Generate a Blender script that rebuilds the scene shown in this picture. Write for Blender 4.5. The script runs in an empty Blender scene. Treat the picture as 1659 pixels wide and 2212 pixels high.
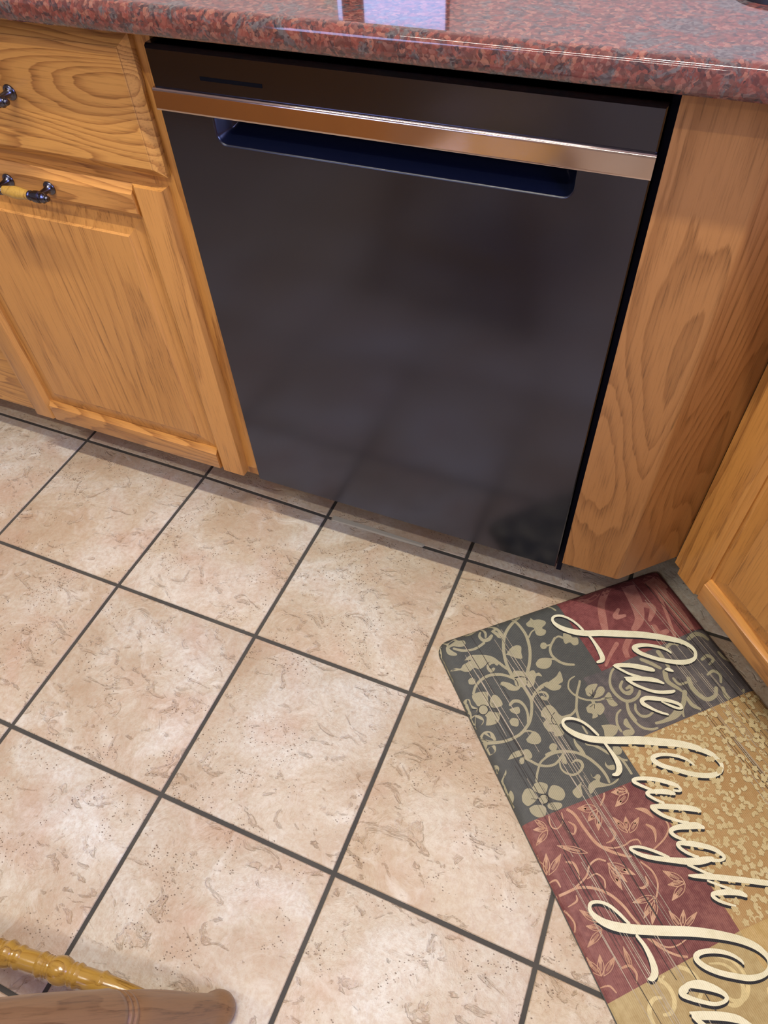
import bpy, bmesh, math, random
from mathutils import Vector, Matrix
random.seed(7)
C = bpy.context.scene.collection
scene = bpy.context.scene

# ------------------------------------------------------------------ camera
cam_d = bpy.data.cameras.new('camera'); cam = bpy.data.objects.new('camera', cam_d); C.objects.link(cam)
cam_d.sensor_fit = 'HORIZONTAL'; cam_d.sensor_width = 36.0; cam_d.lens = 1554.713 * 36.0 / 1659.0
cam_d.clip_start = 0.02; cam_d.clip_end = 60
RX, RY, RZ = ((0.921471, 0.385923, -0.044207), (0.274266, -0.726977, -0.629509), (-0.27508, 0.56795, -0.775734))
cam.matrix_world = Matrix(((RX[0], -RY[0], -RZ[0], 0.64126), (RX[1], -RY[1], -RZ[1], -0.76671), (RX[2], -RY[2], -RZ[2], 1.19989), (0, 0, 0, 1)))
scene.camera = cam

# ------------------------------------------------------------------ exposure, world, lamps
scene.view_settings.view_transform = 'Standard'; scene.view_settings.look = 'None'
scene.view_settings.gamma = 1.0; scene.view_settings.use_curve_mapping = False
scene.view_settings.exposure = 0.0
w = bpy.data.worlds.new('world'); scene.world = w; w.use_nodes = True
w.node_tree.nodes['Background'].inputs[0].default_value = (0.35, 0.45, 0.8, 1); w.node_tree.nodes['Background'].inputs[1].default_value = 0.4

def lamp(name, loc, power, col, size=0.1, target=None, sizey=None, spread=180):
    d = bpy.data.lights.new(name, 'AREA'); d.energy = power; d.color = col; d.size = size; d.spread = math.radians(spread)
    d.shape = 'RECTANGLE' if sizey else 'DISK'
    if sizey: d.size_y = sizey
    o = bpy.data.objects.new(name, d); C.objects.link(o); o.location = loc
    if target: o.rotation_euler = (Vector(target) - Vector(loc)).to_track_quat('-Z', 'Y').to_euler()
    return o
WARM = (1.0, 0.94, 0.84)
lamp('ceiling_tube', (0.36, -0.46, 2.42), 40, WARM, 1.05, None, 0.045)
lamp('ceiling_tube', (-0.30, -1.28, 2.42), 20, WARM, 1.05, None, 0.045)
lamp('ceiling_tube', (0.10, -2.75, 2.42), 17, WARM, 1.05, None, 0.045)
lamp('window_daylight', (1.96, -0.70, 1.62), 44, (0.34, 0.42, 1.0), 0.9, (0.6, -0.1, 0.9), 0.9)
lamp('far_blue_fill', (-1.2, -3.92, 1.5), 40, (0.45, 0.54, 1.0), 1.4, (0.2, -1.2, 0.2), 1.2)  # added bluish fill light; the far wall has no window

# ------------------------------------------------------------------ materials
def lin(c): return tuple(((v/255)/12.92 if v/255 <= .04045 else ((v/255+.055)/1.055)**2.4) for v in c) + (1,)
class N:
    def __init__(s, name):
        s.m = bpy.data.materials.new(name); s.m.use_nodes = True; s.t = s.m.node_tree; s.b = s.t.nodes['Principled BSDF']
    def n(s, kind, **kw):
        o = s.t.nodes.new('ShaderNode' + kind)
        for k, v in kw.items():
            if k.startswith('i_'): o.inputs[int(k[2:]) if k[2:].isdigit() else k[2:]].default_value = v
            else: setattr(o, k, v)
        return o
    def l(s, a, b): s.t.links.new(a, b)
    def math(s, op, a, b=None, c=None, clamp=False):
        o = s.n('Math', operation=op, use_clamp=clamp)
        for i, v in enumerate((a, b, c)):
            if v is None: continue
            if isinstance(v, (int, float)): o.inputs[i].default_value = v
            else: s.l(v, o.inputs[i])
        return o.outputs[0]
    def mix(s, f, a, b, blend='MIX'):
        o = s.n('Mix', data_type='RGBA', blend_type=blend)
        for i, v in ((0, f), (6, a), (7, b)):
            if isinstance(v, (int, float)): o.inputs[i].default_value = v
            elif isinstance(v, tuple): o.inputs[i].default_value = v
            else: s.l(v, o.inputs[i])
        return o.outputs[2]
    def coords(s, scale=(1, 1, 1), rnd=True, rot=(0, 0, 0)):
        tc = s.n('TexCoord').outputs['Object']
        if rnd:
            oi = s.n('ObjectInfo').outputs['Random']
            v = s.n('Combine' + 'XYZ')
            s.l(s.math('MULTIPLY', oi, 37.0), v.inputs[0]); s.l(s.math('MULTIPLY', oi, 91.0), v.inputs[1]); s.l(s.math('MULTIPLY', oi, 53.0), v.inputs[2])
            a = s.n('VectorMath', operation='ADD'); s.l(tc, a.inputs[0]); s.l(v.outputs[0], a.inputs[1]); tc = a.outputs[0]
        mp = s.n('Mapping'); mp.inputs['Scale'].default_value = scale; mp.inputs['Rotation'].default_value = rot
        s.l(tc, mp.inputs[0]); return mp.outputs[0]
    def noise(s, vec, scale, detail=2, rough=.5, dist=0):
        o = s.n('TexNoise'); o.inputs['Scale'].default_value = scale; o.inputs['Detail'].default_value = detail
        o.inputs['Roughness'].default_value = rough; o.inputs['Distortion'].default_value = dist; s.l(vec, o.inputs['Vector']); return o.outputs[0]
    def ramp(s, f, stops, interp='LINEAR'):
        o = s.n('ValToRGB'); cr = o.color_ramp; cr.interpolation = interp
        while len(cr.elements) < len(stops): cr.elements.new(.5)
        for e, (p, c) in zip(cr.elements, stops):
            e.position = p; e.color = c if isinstance(c, tuple) else (c, c, c, 1)
        s.l(f, o.inputs[0]); return o.outputs[0]
    def bump(s, h, strength=.3, dist=.002, normal=None):
        o = s.n('Bump'); o.inputs['Strength'].default_value = strength; o.inputs['Distance'].default_value = dist
        s.l(h, o.inputs['Height'])
        if normal: s.l(normal, o.inputs['Normal'])
        s.l(o.outputs[0], s.b.inputs['Normal']); return o.outputs[0]
    def set(s, **kw):
        for k, v in kw.items():
            k = k.replace('_', ' ')
            k = {'Base Color': 'Base Color', 'Coat': 'Coat Weight', 'Specular': 'Specular IOR Level'}.get(k, k)
            if hasattr(v, 'links') or hasattr(v, 'is_linked'): s.l(v, s.b.inputs[k])
            else: s.b.inputs[k].default_value = v
        return s.m
def plain(name, rgb, rough=.5, metal=0, **kw):
    k = N(name); return k.set(Base_Color=lin(rgb), Roughness=rough, Metallic=metal, **kw)

def oak(name, axis='Z', freq=26, light=(208, 148, 76), dark=(150, 96, 44), wide=6.0, gloss=.34, contrast=.8, along=.75):
    k = N(name)
    def sc(a, b): return {'X': (b, a, a), 'Z': (a, a, b), 'Y': (a, b, a)}[axis]
    v = k.coords(sc(1, along / wide))
    n1 = k.noise(v, wide, 1.5, .45, .25)
    n1b = k.noise(k.coords(sc(1, .08)), 60, 3, .6)
    ph = k.math('ADD', k.math('MULTIPLY', n1, freq), k.math('MULTIPLY', n1b, .9))
    ring = k.math('FRACT', ph)
    band = k.ramp(ring, [(0, 0.0), (.5, .12), (.82, .75), (.93, 1.0), (1, 0.05)])
    pores = k.noise(k.coords(sc(1, .035)), 440, 3, .65)
    pm = k.ramp(pores, [(.36, 1.0), (.5, 0.0)])
    tone = k.noise(k.coords(sc(1, .2)), 5, 2)
    base = k.mix(tone, lin(light), lin(tuple(int(l*.88) for l in light)))
    c1 = k.mix(k.math('MULTIPLY', band, contrast), base, lin(dark))
    c2 = k.mix(k.math('MULTIPLY', k.math('MULTIPLY', pm, .62), k.math('ADD', k.math('MULTIPLY', band, .8), .3)), c1, lin(tuple(int(d*.72) for d in dark)))
    k.bump(k.math('ADD', k.math('MULTIPLY', pm, -.5), k.math('MULTIPLY', band, -.3)), .12, .0006)
    return k.set(Base_Color=c2, Roughness=k.math('ADD', k.math('MULTIPLY', pores, .15), gloss - .08), Coat=.25, Coat_Roughness=.22)
OAK_X = oak('oak_horizontal_grain', 'X')
OAK_Z = oak('oak_vertical_grain', 'Z')
OAK_PANEL = oak('oak_panel_grain', 'Z', freq=16, wide=8, contrast=.4, along=.3)
OAK_STILE = oak('oak_stile_grain', 'Z', freq=16, wide=9, contrast=.45, along=.3)
OAK_DRAWER = oak('oak_drawer_grain', 'X', freq=34, wide=8, contrast=.8, along=1.5, light=(212, 154, 78))
OAK_FILLER = oak('oak_filler_cathedral_shaded', 'Z', freq=22, wide=8, contrast=.65, along=1.4, light=(178, 124, 70), dark=(130, 84, 42))  # the filler is lit less; that shade is put into a darker oak
OAK_CHAIR = oak('oak_chair_gloss', 'Z', freq=14, wide=22, contrast=.55, along=4, light=(186, 146, 66), dark=(140, 98, 36), gloss=.2)
OAK_LEG = oak('oak_chair_leg_shaded', 'Z', freq=9, wide=16, contrast=.5, along=4, light=(154, 116, 76), dark=(112, 76, 46), gloss=.42)  # shade under the seat is put into this darker, duller oak

def tile_mat():
    k = N('travertine_look_tile')
    v = k.coords((1, 1, 1))
    big = k.noise(v, 5, 4, .55, .6); mid = k.noise(v, 17, 6, .62, 1.2); fine = k.noise(v, 130, 6, .7)
    a = k.ramp(big, [(.36, lin((180, 160, 134))), (.5, lin((198, 187, 165))), (.64, lin((215, 212, 199)))])
    rnd = k.n('ObjectInfo').outputs['Random']
    a = k.mix(k.math('MULTIPLY', k.math('FRACT', k.math('MULTIPLY', rnd, 7.31)), .5), a, lin((194, 174, 142)))
    pink = k.noise(v, 9, 3, .5, .5)
    a = k.mix(k.ramp(pink, [(.50, 0.0), (.70, .55)]), a, lin((190, 160, 136)))
    # worn flat hollows: the sharp-edged patches of the cleft relief
    hol = k.noise(k.coords((1, 1.5, 1), rot=(0, 0, .5)), 20, 5, .62, 1.2)
    hm = k.ramp(hol, [(.585, 0.0), (.66, 1.0)])
    a = k.mix(k.math('MULTIPLY', hm, .24), a, lin((172, 138, 106)))
    a = k.mix(k.ramp(fine, [(.38, .42), (.6, 0.0)]), a, lin((172, 140, 108)))
    a = k.mix(k.ramp(mid, [(.55, 0.0), (.75, .5)]), a, lin((228, 224, 208)))
    vo = k.n('TexVoronoi'); vo.inputs['Scale'].default_value = 240; vo.inputs['Randomness'].default_value = 1
    k.l(k.coords((1, 1.5, 1), rot=(0, 0, .6)), vo.inputs['Vector'])
    cell = k.n('SeparateColor'); k.l(vo.outputs['Color'], cell.inputs[0])
    clus = k.noise(v, 16, 2, .5)
    pit = k.math('MULTIPLY', k.math('LESS_THAN', vo.outputs['Distance'], k.math('MULTIPLY', cell.outputs[0], .38)),
                 k.math('MULTIPLY', k.math('GREATER_THAN', clus, .56), k.math('GREATER_THAN', cell.outputs[1], .42)))
    a = k.mix(k.math('MULTIPLY', pit, .8), a, lin((96, 72, 50)))
    h = k.math('ADD', k.math('ADD', k.math('MULTIPLY', mid, .6), k.math('MULTIPLY', k.math('ABSOLUTE', k.math('SUBTRACT', big, .5)), 1.6)), k.math('ADD', k.math('MULTIPLY', hm, -.28), k.math('MULTIPLY', fine, .18)))
    h = k.math('ADD', h, k.math('MULTIPLY', pit, -.6))
    k.bump(h, 1.0, .0052)
    return k.set(Base_Color=a, Roughness=k.math('ADD', k.math('MULTIPLY', mid, .25), .26), Specular=.5)
TILE = tile_mat()
def grout_mat():
    k = N('dark_grout'); v = k.coords(rnd=False); n = k.noise(v, 300, 4, .7); n2 = k.noise(v, 9, 3)
    c = k.mix(n2, lin((44, 42, 40)), lin((84, 80, 70))); k.bump(n, .4, .001)
    return k.set(Base_Color=c, Roughness=.8)
GROUT = grout_mat()
def granite():
    k = N('red_granite'); v = k.coords((1, 1, 1), rnd=False)
    wv = k.n('VectorMath', operation='ADD'); nn = k.n('TexNoise'); nn.inputs['Scale'].default_value = 60; k.l(v, nn.inputs['Vector'])
    sc = k.n('VectorMath', operation='SCALE'); k.l(nn.outputs['Color'], sc.inputs[0]); sc.inputs['Scale'].default_value = .012
    k.l(v, wv.inputs[0]); k.l(sc.outputs[0], wv.inputs[1])
    vo = k.n('TexVoronoi'); vo.inputs['Scale'].default_value = 215; k.l(wv.outputs[0], vo.inputs['Vector'])
    s = k.n('SeparateColor'); k.l(vo.outputs['Color'], s.inputs[0])
    a = k.ramp(s.outputs[0], [(0, lin((62, 46, 46))), (.14, lin((88, 54, 48))), (.35, lin((106, 58, 50))), (.55, lin((120, 66, 56))), (.72, lin((86, 50, 46))), (.86, lin((132, 86, 70))), (1, lin((72, 68, 68)))], 'CONSTANT')
    vo2 = k.n('TexVoronoi'); vo2.inputs['Scale'].default_value = 330; k.l(wv.outputs[0], vo2.inputs['Vector'])
    s2 = k.n('SeparateColor'); k.l(vo2.outputs['Color'], s2.inputs[0])
    a = k.mix(k.math('MULTIPLY', s2.outputs[1], .35), a, k.ramp(s2.outputs[0], [(0, lin((56, 44, 44))), (.4, lin((112, 66, 58))), (.8, lin((150, 112, 98)))]))
    pat = k.ramp(k.noise(v, 34, 6, .72, .8), [(.52, 0.0), (.59, .85)])
    a = k.mix(pat, a, k.mix(s2.outputs[2], lin((46, 42, 46)), lin((98, 96, 92))))
    return k.set(Base_Color=a, Roughness=.07, Coat=.4, Coat_Roughness=.03)
GRANITE = granite()

def steel_black():
    k = N('black_stainless_brushed')
    st = k.noise(k.coords((.012, 1, 1), rnd=False), 900, 3, .6)
    k.bump(st, .03, .0004)
    uv = k.n('UVMap'); tg = k.n('Tangent', direction_type='UV_MAP'); k.l(tg.outputs[0], k.b.inputs['Tangent'])
    return k.set(Base_Color=lin((75, 77, 92)), Metallic=1.0, Roughness=.17, Anisotropic=.55, Anisotropic_Rotation=0.0)
STEEL = steel_black()
TRIM = plain('polished_trim_metal', (196, 178, 170), .11, 1)
POCKET = plain('pocket_navy_black_plastic', (12, 17, 34), .24, 0, Coat=.3)
BLACK = plain('black_plastic', (9, 10, 16), .9, Specular=.1)
GAP_SHADE = plain('navy_gap_shade', (8, 11, 34), .8, Specular=.2)  # black for gap shade, navy for blue light on the door edge
DARKMETAL = plain('antique_pewter', (92, 92, 104), .24, 1)
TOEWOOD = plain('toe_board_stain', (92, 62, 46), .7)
WALL = plain('painted_wall', (188, 180, 172), .85)
CEIL = plain('ceiling_paint', (232, 226, 214), .9)
CAULK = plain('old_pale_caulk', (176, 170, 150), .8)
SINK = plain('black_composite_sink', (22, 24, 34), .45)
def screen_mat():
    k = N('reflection_glow'); k.b.inputs['Emission Color'].default_value = (.45, .55, 1, 1); k.b.inputs['Emission Strength'].default_value = 2.4
    return k.set(Base_Color=(.02, .02, .03, 1), Roughness=.1)
SCREEN = screen_mat()
def fabric(name, rgb, rgb2=None, var=.35, rough=.62):
    k = N(name); v = k.coords((1, 1, 1), rnd=False)
    n = k.noise(v, 90, 5, .7); n2 = k.noise(v, 9, 3, .6)
    wv = k.n('TexWave', wave_type='BANDS', bands_direction='DIAGONAL'); wv.inputs['Scale'].default_value = 160; wv.inputs['Distortion'].default_value = 1.5; wv.inputs['Detail'].default_value = 2; k.l(v, wv.inputs['Vector'])
    rgb2 = rgb2 or tuple(int(c*1.3) for c in rgb)
    a = k.mix(k.ramp(k.math('ADD', k.math('MULTIPLY', n, .6), k.math('MULTIPLY', n2, .4)), [(.42, 0.0), (.6, 1.0)]), lin(rgb), lin(tuple(int(a*(1-var)+b*var) for a, b in zip(rgb, rgb2))))
    k.bump(k.math('ADD', wv.outputs[0], k.math('MULTIPLY', n, .6)), .3, .0006)
    return k.set(Base_Color=a, Roughness=rough, Specular=.35)
M_DARK = fabric('mat_charcoal_print', (74, 75, 72), (98, 98, 90))
M_DARK2 = fabric('mat_brown_grey_print', (80, 76, 76), (122, 112, 108), .5)
M_RED = fabric('mat_red_print', (110, 56, 56), (146, 86, 82), .7)
M_RED2 = fabric('mat_maroon_print', (108, 60, 58), (144, 96, 86), .8)
M_GOLD = fabric('mat_gold_print', (166, 132, 84), (182, 154, 108), .6)
M_TAN = fabric('mat_tan_print', (164, 142, 96), (186, 168, 122), .7)
M_TAN2 = fabric('mat_ochre_print', (176, 148, 92), (196, 172, 122), .7)
M_VINE = fabric('print_olive_vine', (156, 150, 122), (170, 160, 130), .6)
M_LETTER = fabric('print_cream_lettering', (228, 224, 194), (214, 208, 174), .8)
M_SHADOW = fabric('print_black_outline', (30, 30, 34))
M_PALE = fabric('print_blush_line', (196, 158, 128), (176, 132, 104), .8)
M_ROSE = fabric('print_faded_rose', (168, 116, 104), (150, 90, 80), .8)
M_CREAMF = fabric('print_cream_flower', (198, 182, 138), (184, 162, 112), .8)
M_SCR = fabric('print_crackle_light', (170, 158, 138)); M_SCRD = fabric('print_crackle_dark', (52, 46, 44))

# ------------------------------------------------------------------ mesh helpers
def mesh_obj(name, verts, faces, mats, parent=None, loc=None, smooth=False, fmat=None, uv=False):
    me = bpy.data.meshes.new(name); me.from_pydata([tuple(v) for v in verts], [], faces)
    for m in (mats if isinstance(mats, (list, tuple)) else [mats]): me.materials.append(m)
    bm = bmesh.new(); bm.from_mesh(me); bmesh.ops.recalc_face_normals(bm, faces=bm.faces); bm.to_mesh(me); bm.free()
    if fmat:
        for p, i in zip(me.polygons, fmat): p.material_index = i
    if smooth is True:
        for p in me.polygons: p.use_smooth = True
    if uv:
        ul = me.uv_layers.new(name='UVMap')
        for lp in me.loops:
            co = me.vertices[lp.vertex_index].co; ul.data[lp.index].uv = (co.x, co.z)
    o = bpy.data.objects.new(name, me); C.objects.link(o)
    if parent: o.parent = parent
    if loc: o.location = loc
    if smooth == 'auto':
        for p in me.polygons: p.use_smooth = True
        me.set_sharp_from_angle(angle=math.radians(32))
    return o
def bevel(o, w, seg=2):
    m = o.modifiers.new('bevel', 'BEVEL'); m.width = w; m.segments = seg; m.limit_method = 'ANGLE'; m.angle_limit = math.radians(40); return o
def box(name, a, b, mat, parent=None, bv=0, seg=2):
    # origin at the box centre so object-space grain differs from board to board
    c = [(p+q)/2 for p, q in zip(a, b)]; h = [abs(q-p)/2 for p, q in zip(a, b)]
    v = [(sx*h[0], sy*h[1], sz*h[2]) for sx in (-1, 1) for sy in (-1, 1) for sz in (-1, 1)]
    f = [(0, 1, 3, 2), (4, 6, 7, 5), (0, 4, 5, 1), (2, 3, 7, 6), (0, 2, 6, 4), (1, 5, 7, 3)]
    o = mesh_obj(name, v, f, mat, parent, c)
    if bv: bevel(o, bv, seg)
    return o
def rings(name, loops, mat, parent=None, cap0=True, cap1=True, loc=None, smooth=False, uv=False, fmat=None):
    n = len(loops[0]); v = [p for lp in loops for p in lp]; f = []
    for i in range(len(loops)-1):
        for j in range(n):
            k = (j+1) % n; f.append((i*n+j, i*n+k, (i+1)*n+k, (i+1)*n+j))
    if cap0: f.append(tuple(range(n))[::-1])
    if cap1: f.append(tuple((len(loops)-1)*n+j for j in range(n)))
    return mesh_obj(name, v, f, mat, parent, loc, smooth, fmat, uv)
def lathe(name, prof, mat, parent, p0, p1, seg=28):
    """profile [(t along 0..len, r)] turned about the axis p0->p1; mesh local Z is the axis"""
    loops = [[(r*math.cos(2*math.pi*j/seg), r*math.sin(2*math.pi*j/seg), t) for j in range(seg)] for t, r in prof]
    o = rings(name, loops, mat, parent, smooth='auto')
    o.location = p0; o.rotation_mode = 'QUATERNION'; o.rotation_quaternion = (Vector(p1)-Vector(p0)).to_track_quat('Z', 'Y'); return o
def thing(name, label, cat, loc=(0, 0, 0), rz=0, group=None):
    o = bpy.data.objects.new(name, None); C.objects.link(o); o.location = loc; o.rotation_euler = (0, 0, rz)
    o['label'] = label; o['category'] = cat
    if group: o['group'] = group
    return o
def tag(o, label, cat, group=None):
    o['label'] = label; o['category'] = cat
    if group: o['group'] = group
    return o
def struct(o): o['kind'] = 'structure'; return o
def empty(name, parent, loc=(0, 0, 0)):
    o = bpy.data.objects.new(name, None); C.objects.link(o); o.parent = parent; o.location = loc; return o
def smoothstep_prof(pts, n=4):
    out = []
    for i in range(len(pts)-1):
        a = pts[max(i-1, 0)]; b = pts[i]; c = pts[i+1]; d = pts[min(i+2, len(pts)-1)]
        for k in range(n):
            t = k/n
            out.append(tuple(.5*((2*b[m])+(-a[m]+c[m])*t+(2*a[m]-5*b[m]+4*c[m]-d[m])*t*t+(-a[m]+3*b[m]-3*c[m]+d[m])*t**3) for m in range(len(b))))
    out.append(tuple(pts[-1])); return out

# ------------------------------------------------------------------ room shell
floor = struct(box('floor', (-2.7, -4.05, -.06), (2.0, .66, -.0028), GROUT))
struct(box('wall_back', (-2.7, .64, -.06), (2.0, .74, 2.5), WALL))
struct(box('wall_left', (-2.8, -4.05, -.06), (-2.7, .74, 2.5), WALL))
struct(box('wall_front', (-2.7, -4.15, -.06), (2.0, -4.05, 2.5), WALL))
struct(box('ceiling', (-2.8, -4.15, 2.46), (2.1, .74, 2.56), CEIL))
# right wall with the window over the sink
wr = bpy.data.objects.new('wall_right', None); C.objects.link(wr); struct(wr)
box('wall_section', (2.0, -4.15, -.06), (2.1, -1.2, 2.5), WALL, wr); box('wall_section', (2.0, -.2, -.06), (2.1, .74, 2.5), WALL, wr)
box('wall_section', (2.0, -1.2, -.06), (2.1, -.2, 1.15), WALL, wr); box('wall_section', (2.0, -1.2, 2.1), (2.1, -.2, 2.5), WALL, wr)
win = bpy.data.objects.new('window_1', None); C.objects.link(win); struct(win)
for a, b in (((2.02, -1.2, 1.15), (2.06, -.2, 1.2)), ((2.02, -1.2, 2.05), (2.06, -.2, 2.1)), ((2.02, -1.2, 1.2), (2.06, -1.15, 2.05)), ((2.02, -.25, 1.2), (2.06, -.2, 2.05)), ((2.02, -.72, 1.2), (2.06, -.68, 2.05))):
    box('window_frame', a, b, CEIL, win)

# floor tiles, each its own slab, edges where the photograph's joints run
XC = [-2.442, -2.125, -1.808, -1.49, -1.174, -.858, -.541, -.2155, .1025, .4190, .7350, 1.0525, 1.369, 1.686, 2.0]
YC = [-4.05, -3.738, -3.421, -3.105, -2.788, -2.472, -2.155, -1.838, -1.522, -1.205, -.8885, -.5725, -.2545, .059, .30]
def gx(i, j):
    x = XC[i]
    if j >= 13: x += {6: .002, 7: .008, 8: .003}.get(i, 0)
    return x
def gy(i, j):
    y = YC[j]
    if j == 13: y += {5: .007, 6: .006, 7: .005, 8: -.002, 9: -.002, 10: .001}.get(i, 0)
    return y
G = .0035
for j in range(len(YC)-1):
    for i in range(len(XC)-1):
        q = [(gx(i, j)+G, gy(i, j)+G), (gx(i+1, j)-G, gy(i+1, j)+G), (gx(i+1, j+1)-G, gy(i+1, j+1)-G), (gx(i, j+1)+G, gy(i, j+1)-G)]
        cx = sum(p[0] for p in q)/4; cy = sum(p[1] for p in q)/4
        dz = random.uniform(-.0004, .0003)
        def lp(ins, z):
            return [(p[0]-cx - math.copysign(ins, p[0]-cx), p[1]-cy - math.copysign(ins, p[1]-cy), z) for p in q]
        o = rings('tile', [lp(0, -.003), lp(0, -.0022+dz), lp(.0012, -.0008+dz), lp(.004, dz)], TILE, floor, cap0=False, loc=(cx, cy, 0), smooth='auto')
        o.parent = floor; o.matrix_parent_inverse = floor.matrix_world.inverted() if False else Matrix.Translation(-Vector(floor.location))
ca = rings('caulk_bead', [[(.115, .066, -.0022), (.2, .0655, -.0022), (.33, .063, -.0022), (.325, .054, -.0022), (.2, .052, -.0022), (.118, .050, -.0022)],
                     [(.12, .064, .0008), (.2, .0635, .0010), (.328, .062, .0006), (.323, .057, .0006), (.2, .055, .0010), (.121, .053, .0008)]], CAULK, floor)
ca.matrix_parent_inverse = Matrix.Translation(-Vector(floor.location))

# ------------------------------------------------------------------ joinery helpers
def prof_board(name, L, wd, t, mat, parent, at, vertical, flip=False, clampends=False, outer=True):
    """moulded frame member: profile across wd (outer edge at 0, inner edge at wd), front towards -y"""
    if outer: pr = [(0, 0), (0, -t*.55), (.003, -t*.62), (.008, -t*.72), (.0125, -t), (wd-.009, -t), (wd-.0075, -t*.86), (wd-.002, -t*.66), (wd, -t*.6), (wd, 0)]
    else: pr = [(0, 0), (0, -t+.0020), (.0006, -t+.0006), (.0020, -t), (wd-.009, -t), (wd-.0075, -t*.86), (wd-.002, -t*.66), (wd, -t*.6), (wd, 0)]
    def ring(s, cl):
        out = []
        for a, y in pr:
            if flip: a = wd - a
            y2 = max(y, -t*cl)
            out.append((a-wd/2, y2, s-L/2) if vertical else (s-L/2, y2, a-wd/2))
        return out
    rs = [ring(0, .55), ring(.004, .66), ring(.0125, 1), ring(L-.0125, 1), ring(L-.004, .66), ring(L, .55)] if clampends else [ring(0, 1), ring(L, 1)]
    x, y, z = at
    loc = (x+wd/2, y, z+L/2) if vertical else (x+L/2, y, z+wd/2)
    return rings(name, rs, mat, parent, loc=loc, smooth='auto')
def panel_door(parent, x0, x1, z0, z1, yb, t=.019, st=.055, rl=.05, name='door'):
    """frame-and-panel door; back plane at local y = yb"""
    d = empty(name, parent)
    prof_board('stile', z1-z0, st, t, OAK_STILE, d, (x0, yb, z0), True, False, False, False)
    prof_board('stile', z1-z0, st, t, OAK_STILE, d, (x1-st, yb, z0), True, True, False, False)
    prof_board('rail', x1-x0-2*st, rl, t, OAK_X, d, (x0+st, yb, z0), False, False, False, False)
    prof_board('rail', x1-x0-2*st, rl, t, OAK_X, d, (x0+st, yb, z1-rl), False, True)
    a0, a1, b0, b1 = x0+st-.004, x1-st+.004, z0+rl-.004, z1-rl+.004
    cx, cz = (a0+a1)/2, (b0+b1)/2
    def lp(i, y): return [(a0+i-cx, yb-y, b0+i-cz), (a1-i-cx, yb-y, b0+i-cz), (a1-i-cx, yb-y, b1-i-cz), (a0+i-cx, yb-y, b1-i-cz)]
    rings('panel', [lp(0, .002), lp(0, .0075), lp(.010, .008), lp(.036, .0135), lp(.0385, .0165)], OAK_PANEL, d, loc=(cx, 0, cz))
    return d
def pull(parent, cx, cz, yf, name='handle', sp=.078):
    """turned pull: two posts with rosettes, wooden grip between ringed pewter ends; one mesh, two materials"""
    V = []; F = []; FM = []; seg = 20
    def turn(prof, p0, ax, mi):
        q = Vector(ax).to_track_quat('Z', 'Y'); b = len(V)
        for t, r in prof:
            for j in range(seg):
                a = 2*math.pi*j/seg; V.append(tuple(Vector(p0) + q @ Vector((r*math.cos(a), r*math.sin(a), t))))
        for i in range(len(prof)-1):
            for j in range(seg):
                k = (j+1) % seg; F.append((b+i*seg+j, b+i*seg+k, b+(i+1)*seg+k, b+(i+1)*seg+j)); FM.append(mi)
        F.append(tuple(b+j for j in range(seg))); FM.append(mi); F.append(tuple(b+(len(prof)-1)*seg+j for j in range(seg))); FM.append(mi)
    for s in (-1, 1):
        turn(smoothstep_prof([(0, .0098), (.0015, .0102), (.0032, .0088), (.004, .0070), (.008, .0050), (.016, .0044), (.026, .0056)], 3), (cx+s*sp/2, yf, cz), (0, -1, 0), 0)
        e = [(-.018, .0052), (-.014, .0070), (-.0125, .0072), (-.0115, .0056), (-.008, .0054), (-.0055, .0082), (0, .0088), (.005, .0084), (.0062, .0058), (.008, .0056), (.0095, .0072), (.0125, .0074), (.014, .0050), (.0155, .0038), (.0185, .0044), (.0205, .0036), (.0215, .001)]
        turn([(t+.02, r) for t, r in e], (cx+s*(sp/2-.02+.0), yf-.028, cz), (s, 0, 0), 0)
    h = sp/2-.012
    turn(smoothstep_prof([(0, .0060), (.012, .0076), (h, .0092), (2*h-.012, .0076), (2*h, .0060)], 4), (cx-h, yf-.028, cz), (1, 0, 0), 1)
    return mesh_obj(name, V, F, [DARKMETAL, OAK_CHAIR], parent, smooth='auto', fmat=FM)

# ------------------------------------------------------------------ left base cabinet
YD = -.003          # front plane of doors
cab = thing('base_cabinet', 'honey oak base cabinet with one drawer over one panelled door, left of the dishwasher', 'cabinet', (0, 0, 0))
YF = .016
box('carcass', (-1.28, YF+.019, .105), (-.006, .60, .918), OAK_Z, cab)
box('frame_stile', (-.056, YF, .148), (-.001, YF+.019, .918), OAK_Z, cab, .0008)
box('frame_stile', (-.628, YF, .300), (-.545, YF+.019, .918), OAK_Z, cab, .0008)
box('frame_rail', (-1.28, YF, .127), (-.545, YF+.019, .30), OAK_DRAWER, cab, .0008)
box('frame_stile', (-1.28, YF, .30), (-.628, YF+.019, .918), OAK_X, cab, .0008)
box('frame_rail', (-.545, YF, .148), (-.056, YF+.019, .182), OAK_X, cab, .0008)
box('frame_rail', (-.545, YF, .712), (-.056, YF+.019, .752), OAK_X, cab, .0008)
box('frame_rail', (-.545, YF, .893), (-.056, YF+.019, .918), OAK_X, cab, .0008)
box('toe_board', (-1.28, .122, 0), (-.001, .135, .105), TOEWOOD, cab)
dr = panel_door(cab, -.561, -.034, .1385, .7225, YF)
pull(dr, -.279, .697, YD)
dw_ = empty('drawer', cab)
x0, x1, z0, z1 = -.561, -.0255, .7385, .9115; cx, cz = (x0+x1)/2, (z0+z1)/2
def lp(i, y): return [(x0+i-cx, y, z0+i-cz), (x1-i-cx, y, z0+i-cz), (x1-i-cx, y, z1-i-cz), (x0+i-cx, y, z1-i-cz)]
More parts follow.
